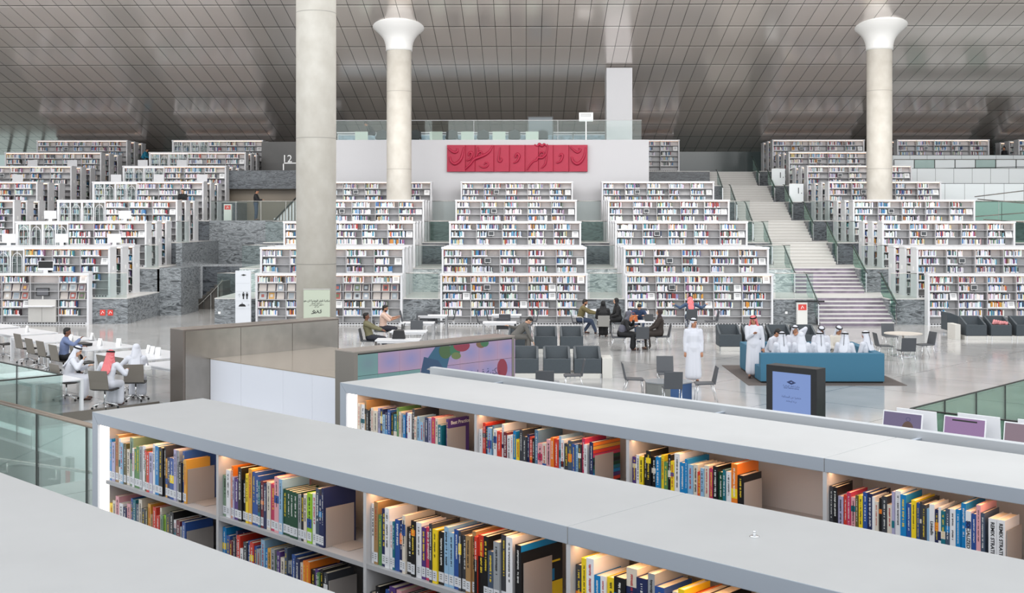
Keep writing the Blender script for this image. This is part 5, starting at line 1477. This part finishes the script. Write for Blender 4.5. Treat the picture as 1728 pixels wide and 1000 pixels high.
def capsule(mbld, p0, p1, r0, r1, side=None, flat=1.0, n=12):
    p0, p1 = Vector(p0), Vector(p1); ax = p1 - p0; L = ax.length
    if L < 1e-5: ax = Vector((0, 0, 1)); L = 1e-5
    ax = ax.normalized()
    if side is None: side = Vector((1, 0, 0)) if abs(ax.x) < 0.9 else Vector((0, 1, 0))
    e = (Vector(side) - ax * ax.dot(Vector(side))).normalized(); g = ax.cross(e)
    base = len(mbld.v); rings = []
    for a in (-80, -55, -28, 0): rings.append((p0, r0, radians(a)))
    for a in (0, 28, 55, 80): rings.append((p1, r1, radians(a)))
    for c, r, a in rings:
        for j in range(n):
            t = 2 * pi * j / n
            mbld.v.append(tuple(c + ax * (r * sin(a)) + (e * cos(t) + g * sin(t) * flat) * (r * cos(a))))
    k = len(rings)
    for i in range(k - 1):
        for j in range(n):
            mbld.f.append((base + i * n + j, base + i * n + (j + 1) % n, base + (i + 1) * n + (j + 1) % n, base + (i + 1) * n + j)); mbld.m.append(0)
    mbld.f.append(tuple(base + j for j in reversed(range(n)))); mbld.m.append(0)
    mbld.f.append(tuple(base + (k - 1) * n + j for j in range(n))); mbld.m.append(0)
def ellipsoid(mbld, c, R, Fw, U, r, n=14):
    base = len(mbld.v); k = n // 2 + 1; c = Vector(c)
    for i in range(1, k):
        a = pi * i / k
        for j in range(n):
            t = 2 * pi * j / n
            mbld.v.append(tuple(c + R * (r[0] * sin(a) * cos(t)) + Fw * (r[1] * sin(a) * sin(t)) - U * (r[2] * cos(a))))
    for i in range(k - 2):
        for j in range(n):
            mbld.f.append((base + i * n + j, base + i * n + (j + 1) % n, base + (i + 1) * n + (j + 1) % n, base + (i + 1) * n + j)); mbld.m.append(0)
    mbld.f.append(tuple(base + j for j in reversed(range(n)))); mbld.m.append(0)
    mbld.f.append(tuple(base + (k - 2) * n + j for j in range(n))); mbld.m.append(0)
def fuse(mbld, name, m, parent, voxel=0.014, iters=3, fac=0.5):
    me0 = mbld.mesh(name + '_raw', m)
    o = bpy.data.objects.new(name, me0); COL.objects.link(o)
    rm = o.modifiers.new('remesh', 'REMESH'); rm.mode = 'VOXEL'; rm.voxel_size = voxel
    if iters:
        sm = o.modifiers.new('smooth', 'SMOOTH'); sm.iterations = iters; sm.factor = fac
    dg = bpy.context.evaluated_depsgraph_get()
    me = bpy.data.meshes.new_from_object(o.evaluated_get(dg))
    me.name = name; o.modifiers.clear(); o.data = me; bpy.data.meshes.remove(me0)
    me.materials.clear(); me.materials.append(m)
    me.polygons.foreach_set('use_smooth', [True] * len(me.polygons))
    o.parent = parent
    return o
def ik(a, b, l1, l2, pole):
    a, b = Vector(a), Vector(b); d = b - a; L = d.length
    if L > (l1 + l2) * 0.995: b = a + d * ((l1 + l2) * 0.995 / L); d = b - a; L = d.length
    x = (l1 * l1 - l2 * l2 + L * L) / (2 * L); h = math.sqrt(max(0, l1 * l1 - x * x))
    dn = d.normalized(); p = Vector(pole); p = (p - dn * p.dot(dn)).normalized()
    return a + dn * x + p * h, b
def person(label, loc, face, pose='sit', seat=0.46, lean=0.0, head=(0, 0), hands=None, legs=None, skin=SKIN1, top=None, bottom=None, outfit='shirt',
           gear=None, sleeve=1.0, s=1.0, beard=False, vox=0.014, side=0.0, build=1.0):
    t = thing('person', label, 'person', (loc[0], loc[1], loc[2]), face)
    t.scale = (s, s, s)
    V = Vector
    hz = seat + 0.1 if pose == 'sit' else 0.93
    H_ = V((0, 0, hz))
    cl, sl = cos(lean), sin(lean); cs, ss = cos(side), sin(side)
    up = V((ss, sl * cs, cl * cs)).normalized(); rt = V((cs, 0, -ss)).normalized(); fw = up.cross(rt).normalized() * 1.0
    fw = rt.cross(up) * -1 if fw.y < 0 and abs(lean) < 1.2 else fw
    waist = H_ + up * 0.16; chest = H_ + up * 0.34; neck = H_ + up * 0.52; 
    sh = {k: H_ + up * 0.46 + rt * (k * 0.185 * build) for k in (-1, 1)}
    hy, hp = head                       # yaw to the left positive, pitch down positive
    hu = (up + V((0, 0, 1.2))).normalized()
    f0 = (fw - hu * fw.dot(hu)).normalized()
    Rm = Matrix.Rotation(hy, 3, hu); f1 = Rm @ f0; r1 = f1.cross(hu).normalized()
    Rp = Matrix.Rotation(-hp, 3, r1); f1 = Rp @ f1; u1 = Rp @ hu
    hc = neck + hu * 0.10 + u1 * 0.07 + f1 * 0.02
    hips = {k: H_ + V((k * 0.09, 0, 0)) for k in (-1, 1)}
    if legs is None:
        if pose == 'sit': legs = {k: (V((k * 0.12, 0.44, seat + 0.06)), V((k * 0.12, 0.40, 0.08))) for k in (-1, 1)}
        else: legs = {k: (V((k * 0.1, 0.02, 0.49)), V((k * 0.11, -0.01, 0.08))) for k in (-1, 1)}
    else: legs = {k: (V(legs[k][0]), V(legs[k][1])) for k in (-1, 1)}
    if hands is None:
        if pose == 'sit': hands = {k: V((k * 0.12, 0.34, seat + 0.2)) for k in (-1, 1)}
        else: hands = {k: V((k * 0.26, 0.03, 0.78)) for k in (-1, 1)}
    else: hands = {k: V(hands[k]) for k in (-1, 1)}
    el = {}; wr = {}
    for k in (-1, 1):
        el[k], wr[k] = ik(sh[k], hands[k], 0.29, 0.26, V((k * 0.6, -0.5, -0.6)))
    # body: one continuous skin surface
    b = MB()
    capsule(b, H_, waist, 0.15, 0.125, rt, 0.75); capsule(b, waist, chest, 0.125, 0.15, rt, 0.72); capsule(b, chest, H_ + up * 0.43, 0.15, 0.13, rt, 0.68)
    capsule(b, sh[-1] - up * 0.01, sh[1] - up * 0.01, 0.06, 0.06); capsule(b, neck - up * 0.06, hc - u1 * 0.05, 0.055, 0.052)
    for k in (-1, 1):
        capsule(b, sh[k], el[k], 0.05, 0.04); capsule(b, el[k], wr[k], 0.04, 0.027)
        kn, an = legs[k]
        capsule(b, hips[k], kn, 0.082, 0.058); capsule(b, kn, an, 0.055, 0.036); capsule(b, an, an + V((0, 0.13, -0.045)), 0.036, 0.03)
        dr = (wr[k] - el[k]).normalized(); inn = rt * (-k); inn = (inn - dr * inn.dot(dr)).normalized(); nrm = dr.cross(inn) * k
        pm = wr[k] + dr * 0.085
        capsule(b, wr[k] + dr * 0.015, pm - dr * 0.01, 0.03, 0.036, inn, 0.5)
        down = nrm if nrm.z < 0 else -nrm
        for q in range(4):
            st_ = pm + inn * (0.027 - q * 0.018); ln = (0.068, 0.076, 0.07, 0.055)[q]
            mid = st_ + dr * ln * 0.55 + down * 0.008; tip = mid + dr * ln * 0.4 + down * 0.022
            capsule(b, st_, mid, 0.0095, 0.009, n=8); capsule(b, mid, tip, 0.009, 0.0078, n=8)
        t0 = wr[k] + dr * 0.03 + inn * 0.026
        capsule(b, t0, t0 + dr * 0.03 + inn * 0.026, 0.013, 0.011, n=8); capsule(b, t0 + dr * 0.03 + inn * 0.026, t0 + dr * 0.062 + inn * 0.034, 0.011, 0.009, n=8)
    ellipsoid(b, hc + u1 * 0.02, r1, f1, u1, (0.075, 0.095, 0.1)); ellipsoid(b, hc - u1 * 0.045 + f1 * 0.022, r1, f1, u1, (0.055, 0.064, 0.066))
    capsule(b, hc + f1 * 0.084 + u1 * 0.012, hc + f1 * 0.106 - u1 * 0.022, 0.009, 0.015, n=8)
    ellipsoid(b, hc + f1 * 0.078 - u1 * 0.055, r1, f1, u1, (0.026, 0.014, 0.009), 8)
    ellipsoid(b, hc + f1 * 0.078 + u1 * 0.035, r1, f1, u1, (0.055, 0.016, 0.012), 8)
    for k in (-1, 1): ellipsoid(b, hc + r1 * (k * 0.076) - u1 * 0.005, r1, f1, u1, (0.012, 0.022, 0.032), 8)
    fuse(b, 'body', skin, t, 0.011, 1, 0.4)
    for k in (-1, 1):
        m = MB(); ellipsoid(m, hc + f1 * 0.086 + r1 * (k * 0.03) + u1 * 0.014, r1, f1, u1, (0.013, 0.007, 0.007), 8); m.build('eye', EYEM, t, smooth=True)
        m = MB(); capsule(m, hc + f1 * 0.09 + r1 * (k * 0.014) + u1 * 0.034, hc + f1 * 0.082 + r1 * (k * 0.05) + u1 * 0.034, 0.005, 0.004, n=6); m.build('eyebrow', HAIR, t, smooth=True)
    m = MB(); ellipsoid(m, hc + f1 * 0.088 - u1 * 0.055, r1, f1, u1, (0.02, 0.006, 0.005), 8); m.build('lips', mat('lips', (150, 84, 76), 0.5), t, smooth=True)
    if beard:
        m = MB(); ellipsoid(m, hc - u1 * 0.07 + f1 * 0.032, r1, f1, u1, (0.06, 0.064, 0.048)); capsule(m, hc + f1 * 0.088 - u1 * 0.04 + r1 * 0.025, hc + f1 * 0.088 - u1 * 0.04 - r1 * 0.025, 0.007, 0.007); fuse(m, 'beard', HAIR, t, 0.012, 1)
    # headgear or hair
    if gear is None or gear == 'hair':
        m = MB(); ellipsoid(m, hc + u1 * 0.043 - f1 * 0.018, r1, f1, u1, (0.084, 0.098, 0.095)); ellipsoid(m, hc - f1 * 0.045 - u1 * 0.01, r1, f1, u1, (0.076, 0.06, 0.08)); ellipsoid(m, hc + u1 * 0.1 + f1 * 0.035, r1, f1, u1, (0.06, 0.045, 0.035))
        fuse(m, 'hair', HAIR, t, 0.013, 1)
    elif gear in ('white', 'red', 'plain', 'white_back', 'white_side'):
        cm = REDCHK if gear == 'red' else THOBE
        m = MB(); ellipsoid(m, hc + u1 * 0.038 - f1 * 0.016, r1, f1, u1, (0.094, 0.108, 0.1))
        for k in (-1, 1):
            c0 = hc + r1 * (k * 0.082) - f1 * 0.03; c1 = sh[k] * 0.55 + neck * 0.45 - fw * 0.02 + up * 0.03
            capsule(m, c0 + u1 * 0.02, c1, 0.034, 0.06, f1, 0.55); capsule(m, c1, c1 + fw * 0.07 - up * 0.18, 0.055, 0.035, rt, 0.4)
        capsule(m, hc - f1 * 0.07 + u1 * 0.02, neck - fw * 0.09 - up * 0.03, 0.078, 0.105, r1, 0.42); capsule(m, neck - fw * 0.09 - up * 0.03, H_ + up * 0.3 - fw * 0.14, 0.115, 0.13, rt, 0.25)
        fuse(m, 'headscarf', cm, t, 0.014, 3)
        if gear != 'plain':
            m = MB()
            for dz, rr_ in ((0.072, 0.092), (0.09, 0.086)):
                cc = hc + u1 * dz - f1 * 0.018
                m.tube([cc + (r1 * cos(a) * rr_ + f1 * sin(a) * rr_ * 1.12) for a in [2 * pi * i / 20 for i in range(20)]], 0.0105, 7, closed=True)
            m.build('head_cord', AGAL, t, smooth=True)
            if gear in ('white_back', 'white'):
                m = MB(); q = hc - f1 * 0.12 + u1 * 0.07
                m.tube([q, q - u1 * 0.16 - f1 * 0.03, q - u1 * 0.34 - f1 * 0.05], 0.006, 5); m.build('cord_tail', AGAL, t)
    elif gear == 'hijab' or isinstance(gear, tuple):
        cm = ABAYA if gear == 'hijab' else mat('scarf_%d_%d_%d' % gear[1], gear[1], 0.8)
        m = MB(); ellipsoid(m, hc + u1 * 0.03 - f1 * 0.02, r1, f1, u1, (0.093, 0.108, 0.112)); capsule(m, hc - u1 * 0.09 + f1 * 0.0, neck - up * 0.02 + fw * 0.0, 0.078, 0.11, rt, 0.8)
        lo = 0.1 if gear == 'hijab' else gear[2]
        capsule(m, neck - up * 0.06, H_ + up * (0.46 - lo), 0.14, 0.19 + lo * 0.1, rt, 0.72)
        for k in (-1, 1): capsule(m, hc + r1 * (k * 0.06) - u1 * 0.03 + f1 * 0.01, neck + rt * (k * 0.07), 0.035, 0.07)
        fuse(m, 'headscarf', cm, t, 0.014, 3)
    # clothes
    top_m = top or THOBE
    m = MB(); g = 0.022
    capsule(m, H_ + up * 0.02, waist, 0.16 * build + g, 0.14 * build + g, rt, 0.8); capsule(m, waist, chest, 0.14 * build + g, 0.16 * build + g, rt, 0.78); capsule(m, chest, H_ + up * 0.42, 0.165 * build + g, 0.135 + g, rt, 0.72)
    capsule(m, sh[-1] - up * 0.015, sh[1] - up * 0.015, 0.075, 0.075, None, 1); capsule(m, neck - up * 0.06, neck - up * 0.005, 0.085, 0.066)
    for k in (-1, 1):
        capsule(m, sh[k], el[k], 0.076, 0.06)
        if sleeve >= 1: capsule(m, el[k], wr[k] - (wr[k] - el[k]).normalized() * 0.015, 0.058, 0.043 if outfit == 'shirt' else 0.048)
    if outfit == 'robe':
        if pose == 'sit':
            for k in (-1, 1):
                kn, an = legs[k]
                capsule(m, hips[k], kn, 0.12, 0.095); capsule(m, kn, an + V((0, 0.0, 0.05)), 0.095, 0.1)
            kn0 = (legs[-1][0] + legs[1][0]) / 2; an0 = (legs[-1][1] + legs[1][1]) / 2
            capsule(m, H_ + V((0, 0.05, -0.02)), kn0, 0.13, 0.09); capsule(m, kn0, an0 + V((0, 0, 0.05)), 0.09, 0.1)
        else:
            an0 = (legs[-1][1] + legs[1][1]) / 2
            for x in (-0.07, 0.0, 0.07):
                capsule(m, H_ + V((x, 0, 0.05)), V((an0.x + x * 1.35, an0.y, 0.2)), 0.125, 0.135, V((1, 0, 0)), 0.95)
            for k in (-1, 1): capsule(m, H_ + V((k * 0.05, 0, 0)), V((k * 0.09 + an0.x, an0.y + 0.01, 0.19)), 0.11, 0.11)
        fuse(m, 'robe', top_m, t, 0.016, 3)
        m = MB()
        for x in (0, 1): m.tube([neck + rt * 0.062 * cos(a) + fw * 0.062 * sin(a) + up * (0.005 + 0.012 * x) for a in [2 * pi * i / 14 for i in range(14)]], 0.012, 6, closed=True)
        if gear not in ('hijab',) and not isinstance(gear, tuple): m.build('collar', top_m, t, smooth=True)
    else:
        fuse(m, 'shirt', top_m, t, 0.015, 3)
        m = MB(); capsule(m, H_ - rt * 0.05, H_ + rt * 0.05, 0.14, 0.14, None, 1)
        for k in (-1, 1):
            kn, an = legs[k]
            capsule(m, hips[k], kn, 0.105, 0.078); capsule(m, kn, an + V((0, 0, 0.03)), 0.076, 0.06)
        fuse(m, 'trousers', bottom or mat('dark_trousers', (40, 42, 52), 0.8), t, 0.016, 2)
    for k in (-1, 1):
        an = legs[k][1]
        m = MB(); capsule(m, an + V((0, -0.02, -0.035)), an + V((0, 0.16, -0.042)), 0.042, 0.036, V((1, 0, 0)), 0.9)
        m.build('shoe', mat('shoe_brown', (70, 46, 38), 0.5), t, smooth=True)
    return t
PL = lambda px, py, h=0.0: G(px, py, h)
LV, RV = pi / 2, -pi / 2            # facing left, facing right
olive = mat('shirt_olive', (104, 94, 60), 0.8); navy = mat('shirt_plaid', (38, 56, 86), 0.8, noise=0.35, nscale=30); denim = mat('denim', (56, 76, 104), 0.8, noise=0.15, nscale=20)
bluesh = mat('shirt_blue', (108, 122, 158), 0.8); khaki = mat('shirt_khaki', (116, 112, 84), 0.8); pinkish = mat('shirt_pink', (214, 184, 168), 0.8)
greyt = mat('tracksuit_grey', (98, 96, 92), 0.85); brownc = mat('coat_brown', (52, 44, 40), 0.8); jeans = mat('jeans', (58, 70, 92), 0.8); tealsh = mat('shirt_teal', (20, 120, 150), 0.7)
blackt = mat('black_top', (26, 26, 30), 0.8)
Z0 = 0.0
# standing
p = PL(1170, 645); person('young man standing alone in a long white robe and white headscarf', p, pi, 'stand', outfit='robe', gear='white', s=1.0, head=(0.5, 0.05), hands={-1: (-0.23, 0.05, 0.76), 1: (0.23, 0.03, 0.76)})
p = PL(1272, 638); p.z = 0.013
person('man standing in a white robe and red chequered headscarf, one hand on his chest', p, pi - 0.25, 'stand', outfit='robe', gear='red', s=1.0, head=(-0.25, 0.35), hands={1: (0.0, 0.2, 1.24), -1: (-0.27, 0.02, 0.8)}, skin=SKIN1)
# inside the booth
BZ = 0.056
yb = BY + BD - 0.42; yf = BY + 0.56
def bx(px, y): return at(px, y, BZ)
person('seated man in white on the rear bench, a hand shading his brow', bx(1341, yb), pi - 0.1, seat=0.37, outfit='robe', gear='white_side', head=(0.15, 0.1), hands={-1: (-0.1, 0.14, 1.08), 1: (0.12, 0.3, 0.5)}, lean=0.12)
person('seated man in white with black head cord looking down, middle of the rear bench', bx(1384, yb), pi, seat=0.37, outfit='robe', gear='white_side', skin=SKIN2, head=(-0.1, 0.4), lean=0.2)
person('seated man in a cream robe holding a phone, right on the rear bench', bx(1413, yb), pi, seat=0.37, outfit='robe', top=THOBEW, gear='white_side', head=(0.25, 0.35), lean=0.15, hands={-1: (-0.03, 0.34, 0.62), 1: (0.05, 0.34, 0.62)})
person('man in white leaning on the left side of the booth with a phone', bx(1296, BY + BD - 0.5), RV - 0.7, seat=0.37, outfit='robe', gear=None, head=(0.1, 0.5), lean=0.45, hands={-1: (-0.04, 0.42, 0.62), 1: (0.06, 0.4, 0.6)})
person('robed man seen from behind with a long head cord tail, left on the front bench', bx(1321, yf), 0.15, seat=0.37, outfit='robe', gear='white_back', lean=0.1)
person('robed man seen from behind bending forward, second on the front bench', bx(1353, yf), -0.1, seat=0.37, outfit='robe', gear='plain', lean=0.25)
person('robed man seen from behind, third on the front bench', bx(1385, yf), 0.0, seat=0.37, outfit='robe', gear='white_back', lean=0.15)
person('robed man seen from behind turning right, fourth on the front bench', bx(1424, yf), -0.45, seat=0.37, outfit='robe', gear='white_back', lean=0.25)
person('robed man seen from behind turning left, right end of the front bench', bx(1466, yf + 0.3), 0.7, seat=0.37, outfit='robe', gear='white_back', lean=0.15)
# group at the meeting tables
def on(px, py, dy=0.0): q = PL(px, py); q.y += dy; return q
person('bearded man in an olive shirt reaching over the white table', on(978, 563), RV, top=olive, bottom=jeans, beard=True, lean=0.3, head=(0, 0.2), hands={-1: (-0.08, 0.68, 0.8), 1: (0.14, 0.62, 0.8)}, legs={-1: ((-0.12, 0.46, 0.5), (-0.1, 0.2, 0.08)), 1: ((0.12, 0.46, 0.5), (0.12, 0.62, 0.08))})
person('woman in a black veil and cloak seen from behind in the light grey chair', on(1018, 569), 0.0, outfit='robe', top=ABAYA, gear='hijab', lean=0.15, skin=SKIN3, vox=0.016)
person('woman in a black veil turned to the left with her face in profile', on(1044, 562), LV + 0.2, outfit='robe', top=ABAYA, gear='hijab', lean=0.15, skin=SKIN3)
person('woman in a long grey veil over a black skirt, hand to her face', on(1048, 590), RV - 0.15, outfit='robe', top=ABAYA, gear=('v', (94, 94, 106), 0.3), lean=0.4, skin=SKIN3, head=(0, 0.25), hands={-1: (-0.03, 0.42, 1.0), 1: (0.1, 0.45, 0.8)})
person('man in a dark plaid shirt bent over the shared white table', on(1077, 566), pi, top=navy, bottom=jeans, lean=0.6, head=(0.1, 0.6), skin=SKIN3, hands={-1: (-0.16, 0.62, 0.8), 1: (0.16, 0.62, 0.8)})
person('woman in a dark brown coat and veil sitting with hands in her lap', on(1113, 589), LV, outfit='robe', top=brownc, gear=('v', (56, 42, 42), 0.02), lean=-0.02, skin=SKIN3, hands={-1: (-0.06, 0.36, 0.66), 1: (0.06, 0.38, 0.66)})
person('man in a denim jacket and pink headscarf seen from behind, arms spread', on(1166, 556), 0.0, top=denim, bottom=jeans, gear='red', lean=0.3, head=(0, 0.5), hands={-1: (-0.62, 0.2, 0.98), 1: (0.62, 0.2, 0.98)})
# centre left
person('man in a khaki shirt leaning back in his chair', on(624, 597), RV, top=khaki, lean=-0.25, skin=SKIN2, head=(0, 0.15), hands={-1: (-0.05, 0.5, 0.76), 1: (0.1, 0.48, 0.76)}, legs={-1: ((-0.12, 0.46, 0.5), (-0.12, 0.5, 0.08)), 1: ((0.12, 0.46, 0.5), (0.12, 0.5, 0.08))})
person('bearded man in a pale pink shirt raising his hands at the table', on(646, 579), RV, top=pinkish, beard=True, lean=0.08, skin=SKIN1, sleeve=0.5, head=(0, 0.2), hands={-1: (-0.05, 0.5, 0.95), 1: (0.1, 0.48, 0.9)})
side_chair('chair of the man in the khaki shirt', on(622, 597), RV); side_chair('chair of the man in the pale pink shirt', on(644, 579), RV)
person('person in a grey striped sleeve tracksuit bending sideways over the armchairs', at(869, 38.3, 0), RV + 0.2, top=greyt, bottom=greyt, seat=0.55, lean=0.75, head=(-0.3, 0.7), hands={-1: (-0.25, -0.15, 0.95), 1: (0.25, 0.62, 0.3)}, skin=SKIN3)
# left desks
person('man in a blue shirt and black trousers with a raised fist at the desks', gv(107, 15.1), -1.15, top=bluesh, bottom=blackt, skin=SKIN2, lean=0.12, head=(-0.2, 0.1), hands={-1: (-0.1, 0.5, 0.82), 1: (0.22, 0.42, 1.05)})
person('man in white with a white headscarf turned right at the nearest desk', gv(112, 13.15), -1.35, outfit='robe', gear='white', skin=SKIN3, lean=0.4, head=(-0.3, 0.15), hands={-1: (-0.08, 0.5, 0.82), 1: (0.2, 0.4, 0.98)})
person('man in white with a red chequered headscarf seen from behind', gv(180, 13.25), -0.15, outfit='robe', gear='red', lean=0.3, hands={-1: (-0.25, 0.45, 0.8), 1: (0.3, 0.4, 0.85)})
person('man in white with a plain loose headscarf, turned to his left', gv(229, 14.35), 0.2, outfit='robe', gear='plain', lean=0.2, head=(0.3, 0.1), hands={-1: (-0.35, 0.4, 0.85), 1: (0.1, 0.45, 0.8)})
# on the steps
person('person in a bright blue top stooping at the top level on the left', at(240, 80.6, fl(8)), RV, 'stand', top=tealsh, lean=0.5, head=(0, 0.3), hands={-1: (-0.1, 0.5, 1.0), 1: (0.1, 0.5, 1.0)})
person('man in black leaning with folded hands on the fourth level bookcase', at(309, 64.55, fl(5)), pi, 'stand', top=blackt, lean=0.15, head=(0, 0.2), hands={-1: (-0.05, 0.42, 1.12), 1: (0.05, 0.42, 1.12)}, skin=SKIN3)
person('man in a black top and jeans reading a phone on the marble bridge', at(432, 65.4, fl(5)), RV, 'stand', top=blackt, bottom=jeans, head=(0, 0.5), hands={-1: (-0.06, 0.34, 1.15), 1: (0.08, 0.34, 1.15)})
person('dark haired person bent over a desk on the mezzanine', at(630, 68.6, 8.865), LV, top=blackt, lean=0.7, head=(0, 0.4))
person('man in a black shirt standing at the top level on the far right', at(1695, 80.8, fl(8)), LV + 0.4, 'stand', top=blackt, head=(0, 0.2), skin=SKIN1)
